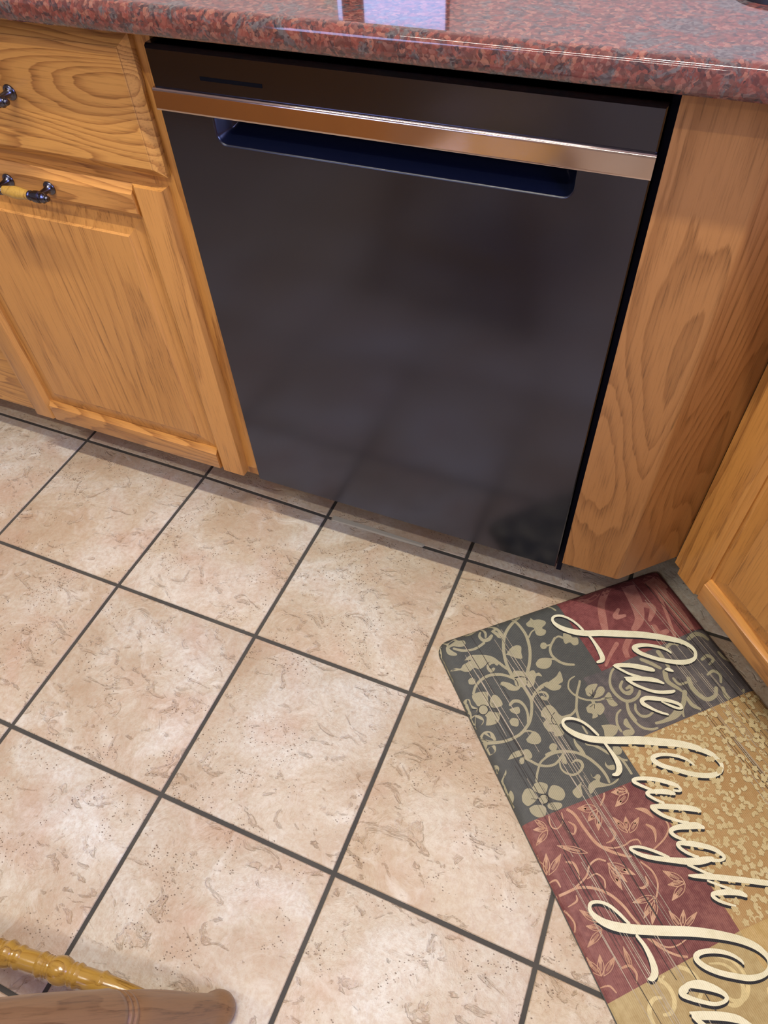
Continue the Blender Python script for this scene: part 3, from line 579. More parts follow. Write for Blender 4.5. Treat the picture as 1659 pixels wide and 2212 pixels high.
 'RD': '''801,3432,48 915,3583,48 961,3848,47 1023,4077,50 1155,4245,45 1338,4387,34 1412,4422,26;1066,4136,23 1223,4227,22 1402,4251,21 1530,4230,21 1634,4251,24 1646,4324,22;1534,3401,25 1493,3506,27 1373,3608,23;2187,4124,26 2176,4261,27 2022,4377,24 1776,4456,23;67,4519,34 244,4529,37 464,4531,35 675,4616,38 847,4765,40 952,4959,40 996,5127,37 1046,5281,33;418,4514,26 647,4437,27 770,4319,27 922,4284,27 1020,4345,26;1510,4541,25 1597,4704,28 1582,4876,27 1468,5023,22;65,4558,20 155,4760,23 191,4925,23 115,5061,19;1059,5433,32 1187,5625,31 1344,5767,30 1509,5841,28;1095,5461,22 1231,5612,21 1385,5653,18 1563,5630,15;1326,3956,26 1360,4047,43 1285,4123,30 1166,4130,12;1880,4108,29 1944,4193,56 1922,4289,35 1869,4372,13;1463,4736,17 1444,4825,37 1351,4855,34 1279,4820,12;383,4611,13 354,4679,29 205,4702,11;465,4158,26 551,4206,45 568,4311,35 539,4430,17;100,4318,15 207,4325,29 226,4428,20;647,4470,14 805,4455,22 871,4567,24 832,4665,20;529,5627,26 643,5641,38 680,5752,32 624,5842,15;156,5728,13 262,5752,26 307,5850,18;529,3485,21 495,3623,22 568,3685,19 696,3626,20 744,3502,21;777,3656,14 841,3751,40 769,3846,22 697,3767,14;1851,3839,14 1978,3922,74 2035,4051,19;1312,3439,19 1404,3417,26 1488,3411,16;1298,3635,13 1250,3564,13 1182,3528,12 1096,3522,11 1005,3526,11;1298,3635,11 1200,3651,11 1122,3633,12 1061,3585,13 1005,3526,13;1217,3621,7 1083,3577,10;1225,3608,7 1093,3559,10;1233,3594,7 1103,3540,10;1290,3650,12 1214,3640,11 1154,3660,11 1106,3703,12 1063,3753,12;1290,3650,12 1251,3711,12 1198,3743,11 1133,3753,11 1063,3753,11;1239,3687,6 1139,3737,9;1233,3676,6 1131,3722,9;1227,3665,6 1123,3708,9;1297,3670,11 1219,3720,11 1174,3781,12 1157,3852,13 1149,3926,13;1297,3670,13 1301,3750,13 1271,3817,12 1215,3873,11 1149,3926,11;1273,3740,7 1210,3856,10;1260,3735,7 1193,3850,10;1247,3730,7 1176,3844,10;1879,3566,13 1866,3492,14 1824,3441,13 1759,3408,13 1686,3382,13;1879,3566,12 1796,3548,13 1742,3508,13 1710,3448,13 1686,3382,14;1820,3529,8 1730,3449,11;1831,3520,8 1744,3438,11;1842,3512,8 1759,3426,11;1874,3574,13 1834,3517,13 1777,3490,12 1706,3487,12 1631,3492,11;1874,3574,11 1793,3589,11 1729,3576,12 1677,3539,13 1631,3492,13;1807,3565,7 1696,3532,10;1813,3553,7 1704,3517,11;1820,3542,7 1712,3502,11;1881,3595,12 1787,3580,11 1706,3600,11 1637,3650,11 1572,3709,11;1881,3595,12 1819,3667,11 1745,3704,11 1660,3711,11 1572,3709,11;1808,3637,6 1671,3693,9;1803,3624,6 1664,3675,9;1798,3610,6 1657,3657,9;1543,4114,13 1558,4034,13 1544,3963,13 1505,3898,13 1456,3837,13;1543,4114,12 1485,4057,13 1456,3990,13 1452,3915,13 1456,3837,13;1510,4049,7 1467,3925,11;1521,4046,7 1482,3921,11;1533,4042,7 1498,3916,11;1552,4100,11 1609,4057,11 1637,4008,12 1642,3952,13 1638,3895,13;1552,4100,13 1537,4041,13 1552,3989,12 1590,3941,12 1638,3895,11;1562,4047,7 1597,3954,11;1573,4049,7 1612,3957,11;1584,4052,7 1627,3960,10;1575,4126,11 1659,4117,11 1726,4084,11 1779,4033,12 1827,3974,12;1575,4126,12 1615,4060,11 1673,4016,11 1747,3991,11 1827,3974,11;1630,4079,6 1741,4008,9;1637,4088,6 1750,4020,9;1644,4097,6 1760,4032,9;1035,4384,12 1072,4485,12 1140,4561,12 1234,4617,11 1337,4666,11;1035,4384,11 1151,4425,11 1234,4490,12 1291,4575,12 1337,4666,12;1124,4445,7 1264,4569,10;1111,4455,7 1247,4582,10;1099,4464,7 1231,4594,10;1035,4384,12 1034,4478,12 1062,4562,12 1112,4637,12 1169,4709,12;1035,4384,12 1104,4454,12 1144,4534,12 1161,4620,12 1169,4709,12;1080,4462,7 1144,4608,10;1069,4466,7 1130,4612,10;1058,4470,7 1115,4617,10;1043,4403,12 1000,4500,12 992,4594,12 1014,4685,12 1045,4775,12;1043,4403,12 1087,4494,12 1096,4587,12 1076,4681,12 1045,4775,12;1057,4496,7 1063,4664,10;1043,4497,7 1045,4665,10;1030,4498,7 1026,4666,10;130,4207,12 147,4125,12 134,4049,12 98,3977,12 53,3906,12;130,4207,12 76,4141,12 50,4068,12 47,3988,12 53,3906,12;100,4136,7 62,4001,10;111,4133,7 76,3998,10;122,4131,7 91,3994,10;126,4198,11 187,4147,11 222,4087,12 234,4020,12 238,3949,12;126,4198,12 120,4126,12 141,4062,12 185,4005,11 238,3949,11;143,4133,7 190,4020,10;154,4136,7 204,4025,10;164,4140,7 218,4029,10;150,4223,10 246,4203,10 323,4162,11 385,4101,11 442,4033,11;150,4223,11 199,4148,11 267,4095,11 352,4061,11 442,4033,11;215,4167,6 344,4079,9;222,4176,6 354,4090,9;230,4185,6 363,4102,9;423,3631,13 421,3569,13 395,3519,12 350,3479,12 298,3444,12;423,3631,12 363,3601,12 327,3557,12 309,3503,13 298,3444,13;383,3590,7 324,3507,11;392,3585,7 336,3500,11;401,3580,7 348,3494,11;419,3639,12 382,3595,12 334,3573,11 278,3570,11 219,3573,11;419,3639,11 356,3650,11 304,3639,12 260,3609,12 219,3573,12;365,3631,7 273,3605,10;369,3622,7 279,3593,10;373,3614,7 284,3581,10;419,3656,11 335,3657,11 267,3683,11 212,3731,11 162,3786,11;419,3656,12 373,3721,11 313,3759,11 239,3776,11 162,3786,11;360,3699,6 246,3760,9;354,3689,6 238,3747,9;348,3679,6 230,3734,9;222,5614,11 233,5542,11 216,5475,11 176,5414,11 127,5355,11;222,5614,10 164,5558,11 134,5496,11 126,5427,11 127,5355,11;188,5553,6 141,5437,9;199,5550,6 156,5434,9;210,5547,6 170,5430,9;222,5614,10 281,5566,10 312,5510,11 321,5448,11 322,5383,11;222,5614,11 213,5548,11 231,5489,11 272,5435,10 322,5383,10;236,5554,6 277,5449,9;247,5557,6 292,5453,9;258,5560,6 306,5457,9;251,5625,9 339,5613,9 408,5580,10 463,5530,10 512,5473,10;251,5625,11 292,5561,10 353,5519,10 430,5493,9 512,5473,9;308,5579,6 423,5508,8;316,5587,5 433,5519,8;323,5595,5 443,5530,8;1438,5012,11 1362,4968,11 1279,4952,10 1190,4959,10 1099,4974,10;1438,5012,10 1344,5037,10 1258,5034,10 1177,5008,10 1099,4974,11;1350,5013,6 1197,5000,8;1353,5003,6 1201,4985,8;1356,4992,6 1204,4971,9;1429,5025,10 1332,5043,10 1255,5083,10 1194,5140,11 1141,5203,11;1429,5025,11 1381,5096,11 1313,5146,10 1229,5178,9 1141,5203,9;1364,5078,6 1237,5161,9;1356,5070,6 1226,5150,9;1349,5061,6 1216,5139,9;1444,5030,10 1350,5084,10 1284,5151,11 1242,5229,11 1209,5310,11;1444,5030,12 1420,5119,11 1367,5192,11 1292,5254,10 1209,5310,10;1396,5107,6 1293,5235,9;1385,5101,6 1279,5227,9;1374,5096,6 1264,5220,9;1956,4997,12 1940,4915,12 1894,4851,12 1823,4802,11 1743,4758,11;1956,4997,11 1866,4960,11 1806,4905,12 1771,4834,12 1743,4758,12;1892,4944,7 1792,4840,10;1903,4937,7 1808,4830,10;1915,4930,7 1823,4821,10;1952,5003,12 1905,4961,11 1846,4941,10 1779,4940,10 1709,4946,10;1952,5003,10 1877,5017,10 1814,5008,11 1760,4980,11 1709,4946,11;1887,4998,6 1776,4975,9;1891,4989,6 1782,4963,9;1895,4980,6 1788,4951,9;1951,5019,10 1854,5014,10 1774,5039,10 1708,5087,10 1647,5143,11;1951,5019,11 1894,5086,10 1821,5123,10 1736,5137,9 1647,5143,10;1880,5061,6 1746,5121,8;1874,5050,6 1737,5106,8;1868,5039,6 1729,5091,8;513,5117,11 485,5067,11 442,5036,10 384,5020,10 322,5010,10;513,5117,9 445,5114,10 394,5091,10 356,5054,11 322,5010,11;459,5098,6 371,5052,9;465,5090,6 380,5042,9;471,5083,6 388,5032,9;505,5129,9 415,5128,9 339,5151,10 276,5194,10 216,5244,10;505,5129,11 450,5188,10 381,5222,9 300,5237,9 216,5244,9;438,5167,6 310,5222,8;433,5158,5 302,5210,8;427,5149,5 295,5197,8;496,5021,12 486,4950,12 452,4891,11 397,4841,11 335,4795,11;496,5021,10 426,4980,11 380,4927,11 354,4863,12 335,4795,12;447,4970,6 371,4870,10;456,4965,6 384,4864,10;466,4960,6 396,4857,10;1576,5503,11 1599,5433,12 1594,5368,12 1565,5306,12 1527,5245,12;1576,5503,11 1529,5445,12 1510,5382,12 1515,5315,12 1527,5245,12;1553,5441,7 1527,5326,10;1564,5439,7 1542,5323,10;1575,5437,7 1557,5321,10;1584,5491,10 1650,5458,10 1692,5413,11 1714,5360,12 1729,5304,12;1584,5491,12 1590,5432,12 1621,5383,11 1671,5342,10 1729,5304,10;1611,5441,6 1673,5355,9;1620,5445,6 1685,5360,9;1629,5449,6 1698,5366,9;1591,5508,9 1679,5504,9 1756,5480,9 1825,5440,10 1891,5393,10;1591,5508,10 1652,5455,10 1724,5422,9 1806,5404,9 1891,5393,9;1661,5472,5 1795,5418,8;1665,5480,5 1800,5428,8;1670,5488,5 1806,5438,8;651,5686,11 684,5619,11 696,5551,11 690,5481,11 678,5411,11;651,5686,11 631,5617,11 632,5548,11 651,5480,11 678,5411,11;649,5618,6 658,5494,10;658,5618,6 669,5494,10;666,5618,6 681,5495,10;825,4157,12 755,4069,12 665,4002,12 560,3952,11 448,3908,11;825,4157,11 708,4121,11 609,4064,12 526,3989,12 448,3908,12;724,4103,7 552,3994,10;731,4095,7 562,3983,10;739,4087,7 572,3972,10''',
 'RL': '''3484,-115,88 3321,109,145 3040,188,172 2928,32,130;3725,-2,76 3486,173,114 3261,385,132 3132,663,148 3053,881,119;3946,199,267 3895,556,254 3760,905,170 3543,1069,107;3421,1162,107 3193,1348,108 3133,1526,87;4335,235,144 4378,594,67 4155,1443,62;4410,225,219 4487,636,212 4504,1120,205 4517,1444,134;3506,590,55 3364,716,102 3542,749,66;3922,1145,98 3911,1315,138 4078,1310,91;4606,455,112 4520,268,150;3966,658,108 4117,789,131 3915,1001,65;3100,1211,80 2881,1363,63 2692,1523,52''',
 'PK': '''1143,3565 1095,3524 1005,3526 1062,3583 1111,3590 1099,3561;1160,3699 1107,3704 1063,3753 1132,3751 1162,3729 1135,3720;1206,3808 1159,3853 1149,3926 1213,3873 1227,3832 1196,3845;1781,3459 1758,3410 1686,3382 1712,3447 1747,3469 1748,3441;1745,3520 1705,3489 1631,3492 1678,3537 1719,3542 1709,3518;1706,3648 1638,3652 1572,3709 1659,3709 1703,3684 1670,3673;1504,3960 1503,3899 1456,3837 1453,3914 1473,3954 1484,3926;1607,3990 1640,3952 1638,3895 1592,3941 1586,3974 1610,3961;1718,4049 1778,4031 1827,3974 1748,3993 1714,4021 1745,4023;1193,4547 1236,4615 1337,4666 1289,4576 1236,4540 1241,4576;1101,4567 1113,4636 1169,4709 1159,4621 1133,4574 1127,4606;1034,4610 1016,4685 1045,4775 1074,4681 1065,4627 1045,4657;96,4041 96,3977 53,3906 49,3988 67,4032 78,4004;195,4065 232,4019 238,3949 187,4005 177,4045 202,4030;315,4126 384,4099 442,4033 353,4062 313,4096 348,4094;361,3525 349,3480 298,3444 310,3502 335,3527 338,3504;312,3596 277,3571 219,3573 260,3608 293,3613 283,3594;272,3720 213,3733 162,3786 238,3775 273,3749 244,3745;178,5471 174,5415 127,5355 128,5426 149,5464 158,5439;285,5490 320,5447 322,5383 274,5435 265,5472 290,5458;399,5548 462,5529 512,5473 431,5494 396,5522 428,5522;1253,4983 1190,4961 1099,4974 1178,5006 1230,5006 1207,4986;1264,5117 1196,5141 1141,5203 1228,5176 1267,5145 1232,5146;1306,5182 1244,5230 1209,5310 1290,5253 1319,5208 1283,5222;1848,4861 1822,4803 1743,4758 1772,4833 1811,4865 1812,4835;1821,4965 1779,4942 1709,4946 1761,4979 1800,4982 1787,4964;1778,5079 1709,5088 1647,5143 1735,5136 1777,5110 1743,5103;413,5053 383,5021 322,5010 357,5053 389,5064 383,5044;342,5185 277,5196 216,5244 300,5235 339,5213 308,5207;415,4894 396,4842 335,4795 355,4863 385,4894 387,4868;1558,5361 1563,5306 1527,5245 1516,5314 1530,5352 1543,5328;1671,5392 1713,5360 1729,5304 1673,5342 1657,5373 1682,5364;1758,5451 1825,5439 1891,5393 1807,5406 1764,5428 1794,5430;672,5536 689,5481 678,5411 653,5480 654,5522 669,5500;624,4014 559,3953 448,3908 527,3988 588,4020 569,3988''',
 'live': '''2666,746,44 2650,686,48 2631,614,45 2578,496,46 2498,389,46 2397,317,50 2292,309,48 2242,367,51 2253,458,69 2320,570,91 2436,683,107 2564,770,118 2717,846,120 2913,915,124 3135,1007,133 3369,1111,137 3601,1215,134 3821,1337,123 4032,1471,111 4189,1593,95 4281,1721,79 4304,1832,62 4267,1919,55 4189,1970,68 4050,1973,92 3891,1920,92 3749,1842,82 3614,1750,75 3489,1642,76 3384,1531,85 3338,1432,99 3356,1388,80 3451,1393,80 3580,1436,67 3709,1512,61 3813,1594,53 3876,1679,45 3889,1718,36;2711,891,43 2726,1001,50 2731,1128,65 2728,1250,82 2710,1365,88 2671,1415,76 2583,1417,46;3410,1901,66 3379,1875,85 3247,1780,97 3109,1693,88 2959,1624,83 2863,1592,67 2805,1578,22;2822,1598,39 2895,1699,47 2980,1810,46 3091,1907,50 3156,1955,38;3437,2177,38 3341,2083,80 3202,2003,86 3051,1940,85 2944,1899,79 2872,1847,23;2891,1893,58 2952,2008,57 3051,2122,53 3157,2223,56 3293,2305,62 3447,2357,64 3525,2368,48;3218,2463,22 3309,2566,45 3400,2655,47 3470,2676,44 3469,2607,60 3378,2518,63 3263,2437,73 3110,2355,79 3006,2312,76 2918,2320,69 2906,2382,77 2953,2455,63 3023,2549,48 3101,2628,44 3186,2696,36;3614,1965,26 3665,1984,74 3716,2037,39''',
 'laugh': '''1908,2599,39 1886,2532,47 1838,2405,47 1764,2288,47 1653,2196,50 1532,2160,51 1468,2196,49 1460,2273,66 1511,2381,86 1607,2496,100 1759,2615,113 1946,2705,122 2188,2801,129 2481,2911,141 2745,3035,135 2976,3145,124 3192,3273,111 3359,3412,98 3477,3559,83 3507,3700,65 3471,3778,58 3390,3821,66 3255,3816,81 3098,3758,82 2929,3659,77 2774,3537,74 2618,3415,79 2534,3300,88 2552,3241,75 2655,3237,62 2801,3288,55 2930,3364,53 3027,3456,46 3082,3551,39 3088,3581,27;1938,2736,42 1955,2858,53 1972,2996,68 1972,3127,91 1934,3223,93 1866,3271,72 1794,3262,33;2562,3812,43 2643,3850,40 2670,3826,47 2636,3750,62 2510,3644,73 2371,3554,68 2207,3478,64 2081,3446,57 2048,3472,62 2101,3544,52 2179,3625,46 2239,3685,40;2534,3854,54 2446,3791,87 2317,3739,77 2197,3699,60 2143,3708,59 2160,3758,52 2220,3840,45 2299,3917,42;2755,4218,50 2694,4167,81 2565,4097,91 2418,4029,87 2267,3965,84 2138,3918,68 2098,3917,68 2126,3985,69 2192,4081,59 2290,4173,49 2395,4254,43 2489,4303,39;2656,4441,58 2589,4389,96 2458,4348,100 2324,4312,80 2221,4302,67 2167,4323,67 2173,4374,59 2223,4440,49 2292,4500,42;2507,4886,51 2618,4927,43 2696,4916,46 2687,4853,64 2617,4754,71 2494,4662,77 2359,4585,84 2216,4519,64 2158,4525,61 2169,4589,52 2223,4669,48 2297,4743,42 2341,4769,32;2522,4865,61 2412,4845,98 2278,4815,105 2118,4756,93 1931,4668,78 1745,4576,68 1603,4488,62 1505,4399,53 1457,4327,43 1508,4319,37 1608,4356,43 1716,4430,41 1835,4533,47 1927,4627,39;2139,4816,42 2229,4908,41 2319,4999,41 2407,5070,41;2066,4945,30 2136,4977,55 2278,5036,76 2429,5104,84 2588,5181,85 2792,5279,82 2969,5371,78 3146,5461,77 3346,5560,62 3506,5593,40 3573,5567,40 3521,5497,35 3364,5421,30 3184,5374,27;2279,5100,27 2392,5198,38 2525,5309,40;2671,5450,54 2604,5388,80 2454,5323,80 2328,5288,73 2249,5271,53 2228,5301,56 2268,5371,46 2351,5444,39 2452,5512,23''',
 'love': '''907,5189,41 884,5135,44 839,5025,47 766,4897,47 667,4810,44 557,4773,46 496,4798,51 474,4869,62 506,4958,83 591,5066,105 732,5171,122 929,5273,125 1163,5373,127 1400,5467,129 1636,5560,128 1863,5665,121 2081,5782,108 2258,5898,102 2392,6021,93 2457,6132,79 2471,6223,67 2417,6304,59 2312,6344,60 2186,6340,69 2064,6307,75 1931,6239,73 1766,6140,72 1638,6037,72 1561,5938,76 1550,5861,78 1634,5834,65 1779,5864,62 1933,5934,57 2040,6017,48 2104,6105,40 2112,6144,30;928,5363,44 961,5487,57 967,5622,73 951,5746,91 914,5832,97 845,5871,72 797,5861,31;1187,6140,78 1264,6106,75 1412,6152,112 1537,6232,98 1634,6322,69 1663,6394,57 1597,6425,43 1467,6405,48 1326,6327,51 1206,6243,59 1121,6158,74 1162,6111,56 1264,6106,61;1773,6765,45 1659,6654,94 1495,6560,101 1317,6486,100 1191,6437,93 1106,6376,27;1128,6430,68 1200,6566,67 1317,6700,63 1442,6820,66 1603,6916,73 1784,6978,76 1877,6991,57;1514,7103,26 1622,7224,53 1729,7329,55 1812,7354,52 1810,7273,71 1703,7168,74 1567,7072,86 1387,6975,93 1264,6925,90 1160,6934,81 1146,7007,91 1202,7093,74 1284,7204,57 1376,7298,52 1477,7378,42''',
}

def parse(s): return [[tuple(int(a)/1e4 for a in p.split(',')) for p in st.split(' ')] for st in s.split(';')]
def ribbons(name, strokes, mat, lift, du=0, dv=0, wk=1.0, n=5, clip=None):
    V = []; F = []; ins = lambda u, v: inside(u, v) and (clip is None or any(in_poly(u, v, c) for c in clip))
    for si, st in enumerate(strokes):
        lift += 4e-6
        pts = smoothstep_prof([(u+du, v+dv, w_*wk) for u, v, w_ in st], n); prev = None
        for i, (u, v, w_) in enumerate(pts):
            a = pts[max(i-1, 0)]; b = pts[min(i+1, len(pts)-1)]; d = Vector((b[0]-a[0], b[1]-a[1]))
            if d.length < 1e-7: continue
            d.normalize(); h = w_/2
            p1 = (u-d.y*h, v+d.x*h); p2 = (u+d.y*h, v-d.x*h)
            if not (ins(*p1) and ins(*p2)): prev = None; continue
            li = lift + i*1.5e-6; k = len(V); V += [mp(p1[0], p1[1], hz(*p1)+li), mp(u, v, hz(u, v)+li), mp(p2[0], p2[1], hz(*p2)+li)]
            if prev is not None: F += [(prev, prev+1, k+1, k), (prev+1, prev+2, k+2, k+1)]
            prev = k
        # round caps
        for e in (0, -1):
            u, v, w_ = pts[e]; h = w_/2*.98; k = len(V)
            ring = [(u+h*math.cos(2*math.pi*j/10), v+h*math.sin(2*math.pi*j/10)) for j in range(10)]
            if all(ins(*q) for q in ring):
                V += [mp(q[0], q[1], hz(*q)+lift-.00001*(1 if e == 0 else -12)) for q in ring]; F.append(tuple(range(k, k+10)))
    return flat(name, V, F, mat)
def flat(name, V, F, mat):
    me = bpy.data.meshes.new(name); me.from_pydata(V, [], F); me.materials.append(mat)
    bm = bmesh.new(); bm.from_mesh(me)
    bm.normal_update()
    for f in bm.faces:
        if f.normal.z < 0: f.normal_flip()
    bm.to_mesh(me); bm.free()
    o = bpy.data.objects.new(name, me); C.objects.link(o); o.parent = mat_root; return o
def blobs(name, polys, mat, lift, clip=None):
    V = []; F = []
    for po in polys:
        lift += 1.5e-6
        sm = smoothstep_prof(list(po)+[po[0]], 4)[:-1]
        sm = [q for q in sm]
        if clip and not all(any(in_poly(u, v, c) for c in clip) for u, v in sm): continue
        sm2 = []
        for u, v in sm:
            if not inside(u, v):
                # pull back onto the mat
                cu, cv = .25, .38; t = 0
                while not inside(u, v) and t < 60: u += (cu-u)*.01; v += (cv-v)*.01; t += 1
            sm2.append((u, v))
        k = len(V); V += [mp(u, v, hz(u, v)+lift) for u, v in sm2]; F.append(tuple(range(k, k+len(sm2))))
    bm = bmesh.new(); vs = [bm.verts.new(v) for v in V]
    for f in F:
        try: bm.faces.new([vs[i] for i in f])
        except ValueError: pass
    bmesh.ops.triangulate(bm, faces=bm.faces[:], ngon_method='EAR_CLIP')
    bm.normal_update()
    for f in bm.faces:
        if f.normal.z < 0: f.normal_flip()
    me = bpy.data.meshes.new(name); bm.to_mesh(me); bm.free(); me.materials.append(mat)
    o = bpy.data.objects.new(name, me); C.objects.link(o); o.parent = mat_root; return o
A = {k: parse(v) for k, v in ART.items()}
P_DARK1 = [(-E_, -E_), (.2489, -E_), (.2566, .1596), (.2195, .20), (.2156, .2890), (.2195, .3457), (-E_, .3445)]
blobs('printed_flowers', A['VP'], M_VINE, .0006)
ribbons('printed_vines', A['VN'], M_VINE, .00030, clip=[P_DARK1, P_GREY2])
ribbons('printed_veins', A['DK'], M_SHADOW, .00075)['kind'] = 'stuff'
ribbons('printed_swirls', A['RL'], M_ROSE, .00036, clip=[P_TOPRED])
ribbons('printed_tendrils', A['RD'], M_PALE, .00036, clip=[P_MAROON])
blobs('printed_leaf_tips', A['PK'], M_PALE, .0007, clip=[P_MAROON])['kind'] = 'stuff'
# small cream flower print of the gold patch and pale streaks of the tan ones
rg = random.Random(11); polys = []; curls = []
def leafp(u, v, a, L, W_):
    ca, sa = math.cos(a), math.sin(a)
    return [(u+ca*L*t-sa*W_*h, v+sa*L*t+ca*W_*h) for t, h in ((0, 0), (.25, .4), (.6, .5), (1, .05), (.6, -.5), (.25, -.4))]
for iu in range(27):
    for iv in range(25):
        u = .220+iu*.0112+rg.uniform(-.005, .005); v = .290+iv*.0118+rg.uniform(-.005, .005)
        kind = rg.random(); a = rg.uniform(0, 6.28)
        if kind < .34:
            for k in range(5): polys.append(leafp(u, v, a+k*1.257, .0055, .0042))
        elif kind < .72:
            polys.append(leafp(u, v, a, rg.uniform(.007, .011), .0055)); polys.append(leafp(u, v, a+1.3, .008, .005))
        elif kind < .92:
            pts = []; r0 = rg.uniform(.003, .006)
            for k in range(9): t = k/8; pts.append((u+math.cos(a+t*5)*r0*(1-.6*t), v+math.sin(a+t*5)*r0*(1-.6*t), .0014+.0012*t))
            curls.append(pts)
_b = blobs('printed_blossoms', polys, M_CREAMF, .0008, clip=[P_GOLD])
_c = ribbons('printed_curls', curls, M_CREAMF, .0003, n=2, clip=[P_GOLD])
_c['kind'] = 'stuff'; _b['kind'] = 'stuff'
big = []
for k in range(16):
    u = rg.uniform(.03, .47); v = rg.uniform(.61, .75); a = rg.uniform(0, 6.28)
    big.append([(u+math.cos(a+t*.55)*.035*(1-t*.09), v+math.sin(a+t*.55)*.035*(1-t*.09), .002+.004*math.sin(t*.4)) for t in range(8)])
ribbons('printed_scrolls', big, fabric('print_pale_scroll', (194, 178, 130)), .00036, clip=[P_TANL, P_TANR])
# crackle lines running the length of the mat
lt = []; dk = []
for band in (.04, .05, .064, .108, .118, .13, .375, .392, .41, .43, .445):
    for k in range(8):
        u = band+rg.uniform(-.006, .006); v0 = rg.uniform(.0, .5); L = rg.uniform(.10, .30)
        (lt if rg.random() < .6 else dk).append([(u+t*L*.015+rg.uniform(-.0004, .0004), v0+L*t/6, rg.uniform(.0004, .0012)) for t in range(7)])
ribbons('crackle_lines', lt, M_SCR, .0009, n=2); ribbons('crackle_grooves', dk, M_SCRD, .0009, n=2)
# lettering with its black drop edge
LIFT1 = .0008
for wd in ('live', 'laugh', 'love'):
    k = .62 if wd == 'live' else 1
    ribbons('lettering_outline', A[wd], M_SHADOW, LIFT1, du=-.0019*k, dv=.0030*k, wk=1.03)
    ribbons('lettering', A[wd], M_LETTER, LIFT1+.0009)['label'] = {'live': 'cream script word Live', 'laugh': 'cream script word Laugh', 'love': 'cream script word Love'}[wd]

# ------------------------------------------------------------------ chair
ch = thing('dining_chair', 'turned oak dining chair with ringed legs and bobbin stretcher, bottom left corner', 'chair', (.104, -1.0, 0))
CO = Vector((.104, -1.0, 0))
def rel(p): return Vector(p)-CO
foot = Vector((.351, -.786, 0)); top = Vector((.254, -.878, .432)); MID = Vector((.109, -.835, .17)); TX = Vector((.9888, .149, 0)); BK = Vector((.149, -.9888, 0))
mx = lambda p: p - TX*(2*(p-MID).dot(TX))
Lg = (top-foot).length
lp_ = [(0, .0165), (.003, .0195), (.010, .0225), (.019, .0235), (.028, .0222), (.035, .0198), (.050, .0188), (.075, .0196), (.11, .0218), (.15, .0240), (.190, .0252), (.212, .0256),
       (.230, .0250), (.2335, .0234), (.237, .0250), (.241, .0256), (.2445, .0236), (.248, .0254), (.252, .0260), (.2555, .0238), (.259, .0262), (.268, .0272), (.285, .0264), (.33, .0256), (.38, .0244), (Lg, .021)]
prof = []
for a, b in zip(lp_, lp_[1:]):
    prof.append(a)
    if b[0]-a[0] > .02: prof.append(((a[0]+b[0])/2, (a[1]+b[1])/2+.0001))
prof.append(lp_[-1])
bfoot = foot + BK*.50; btop = top + BK*.335
for f, t in ((foot, top), (mx(foot), mx(top)), (bfoot, btop), (mx(bfoot), mx(btop))): lathe('leg', prof, OAK_LEG, ch, rel(f), rel(t), 32)
pr = Vector((.320, -.807, .168)); pl = mx(pr); Ls = (pr-pl).length
half = [(-.018, .0085), (0, .0088), (.012, .0092), (.030, .0108), (.064, .0136), (.0665, .0152), (.070, .0166), (.0735, .0152), (.0755, .0140), (.090, .0145), (.1010, .0143), (.1030, .0156), (.1065, .0170), (.1100, .0152), (.112, .0148), (.1145, .0160), (.1165, .0150),
        (.1185, .0142), (.1215, .0168), (.127, .0188), (.133, .0194), (.139, .0184), (.1445, .0160), (.1465, .0144), (.1485, .0152), (.151, .0142), (.153, .0154), (.1555, .0144), (.158, .0158), (.1610, .0172), (.1645, .0158), (.1665, .0142), (.178, .0145), (.190, .0142), (.192, .0158), (.195, .0168), (.1985, .0156), (.2005, .0148), (.2025, .0156), (.2045, .0146), (.2065, .0165)]
k_ = (Ls/2)/.2308; half = [((t+.018)*k_, r*.86) for t, r in half]
sp = half + [(Ls/2, .0192*.86)] + [(Ls-t, r) for t, r in half[::-1]]
lathe('stretcher', sp, OAK_CHAIR, ch, rel(pr), rel(pl), 30)
bs = bfoot.lerp(btop, .4); lathe('stretcher', [(0, .008), (.1, .013), (.18, .012), (.30, .008)], OAK_CHAIR, ch, rel(bs), rel(mx(bs)), 20)
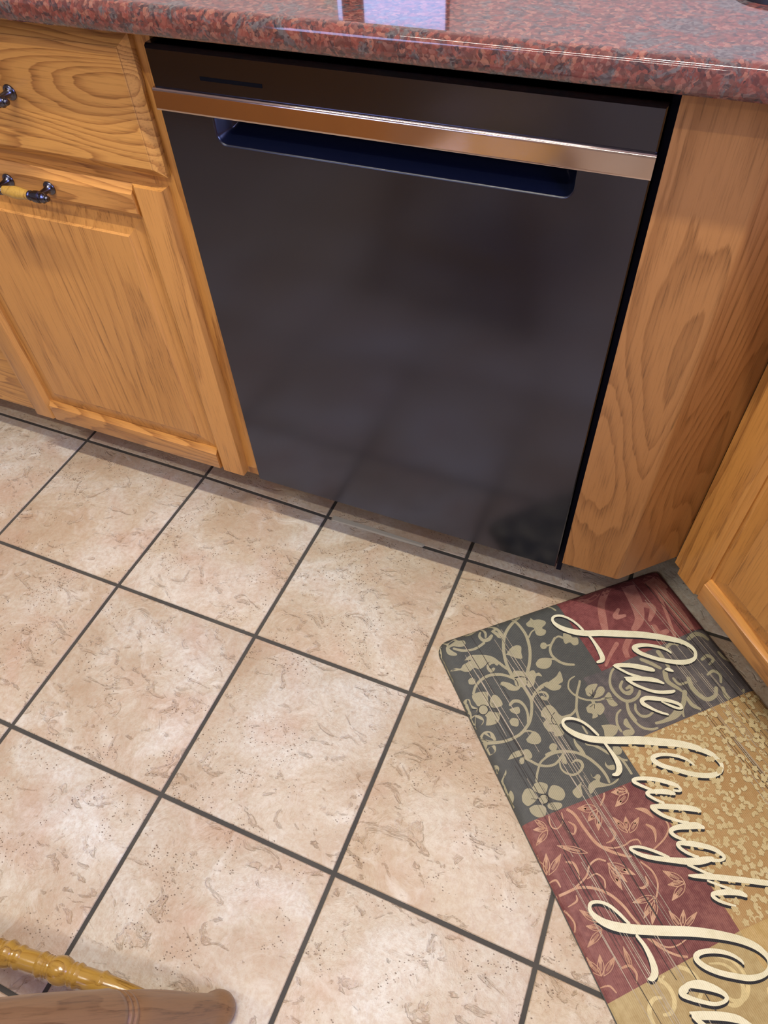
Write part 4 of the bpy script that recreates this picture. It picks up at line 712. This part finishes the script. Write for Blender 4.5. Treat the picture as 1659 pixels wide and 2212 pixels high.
for g in (lambda p: p, mx):
    a = g(foot.lerp(top, .52)); b = g(bfoot.lerp(btop, .52)); L = (b-a).length; lathe('stretcher', [(0, .007), (L/2, .0125), (L, .007)], OAK_CHAIR, ch, rel(a), rel(b), 20)
# seat, rounded square over the leg tops
m2 = (top+mx(top)+btop+mx(btop))/4; hx = (top-mx(top)).length/2+.012; hy = .335/2+.015; so = []
for sx, sy, a0 in ((-1, -1, math.pi), (1, -1, 1.5*math.pi), (1, 1, 0), (-1, 1, .5*math.pi)):
    for k in range(7):
        a = a0+k*math.pi/12; so.append((sx*(hx-.05)+.05*math.cos(a), sy*(hy-.05)+.05*math.sin(a)))
rings('seat', [[tuple(m2-CO+TX*(x*k)-BK*(y*k))[:2]+(z,) for x, y in so] for k, z in ((.94, .428), (.99, .433), (1, .442), (.99, .452), (.95, .456), (.8, .450))], OAK_CHAIR, ch, smooth='auto')
up = Vector((0, 0, 1))
for g in (lambda p: p, mx):
    a = g(Vector((btop.x, btop.y, .452))-BK*.02-TX*.02); b = a+BK*.11+up*.53; lathe('back_post', [(0, .016), (.05, .013), (.25, .017), (.5, .013), ((b-a).length, .010)], OAK_CHAIR, ch, rel(a), rel(b), 20)
for k in range(5):
    a = m2+TX*((k-2)*.045)+BK*.150; a.z = .452; lathe('spindle', [(0, .006), (.2, .010), (.50, .006)], OAK_CHAIR, ch, rel(a), rel(a+BK*.105+up*.49), 14)
cr_ = box('crest_rail', (-.15, -.012, -.055), (.15, .012, .055), OAK_X, ch, .008); cr_.location = rel(Vector((m2.x, m2.y, .965))+BK*.262); cr_.rotation_euler = (0, 0, math.atan2(TX.y, TX.x))

# unseen cabinet added across the room to give the dishwasher trim its brown reflection
ic = thing('reflected_cabinet', 'unseen oak cabinet added across the room for the brown reflection in the dishwasher trim', 'cabinet', (0, 0, 0))
box('body', (-2.5, -2.5, .0), (-.42, -1.75, .9), OAK_X, ic); box('top', (-2.54, -2.54, .9), (-.38, -1.71, .94), plain('reflected_cabinet_top', (150, 120, 96), .4), ic)
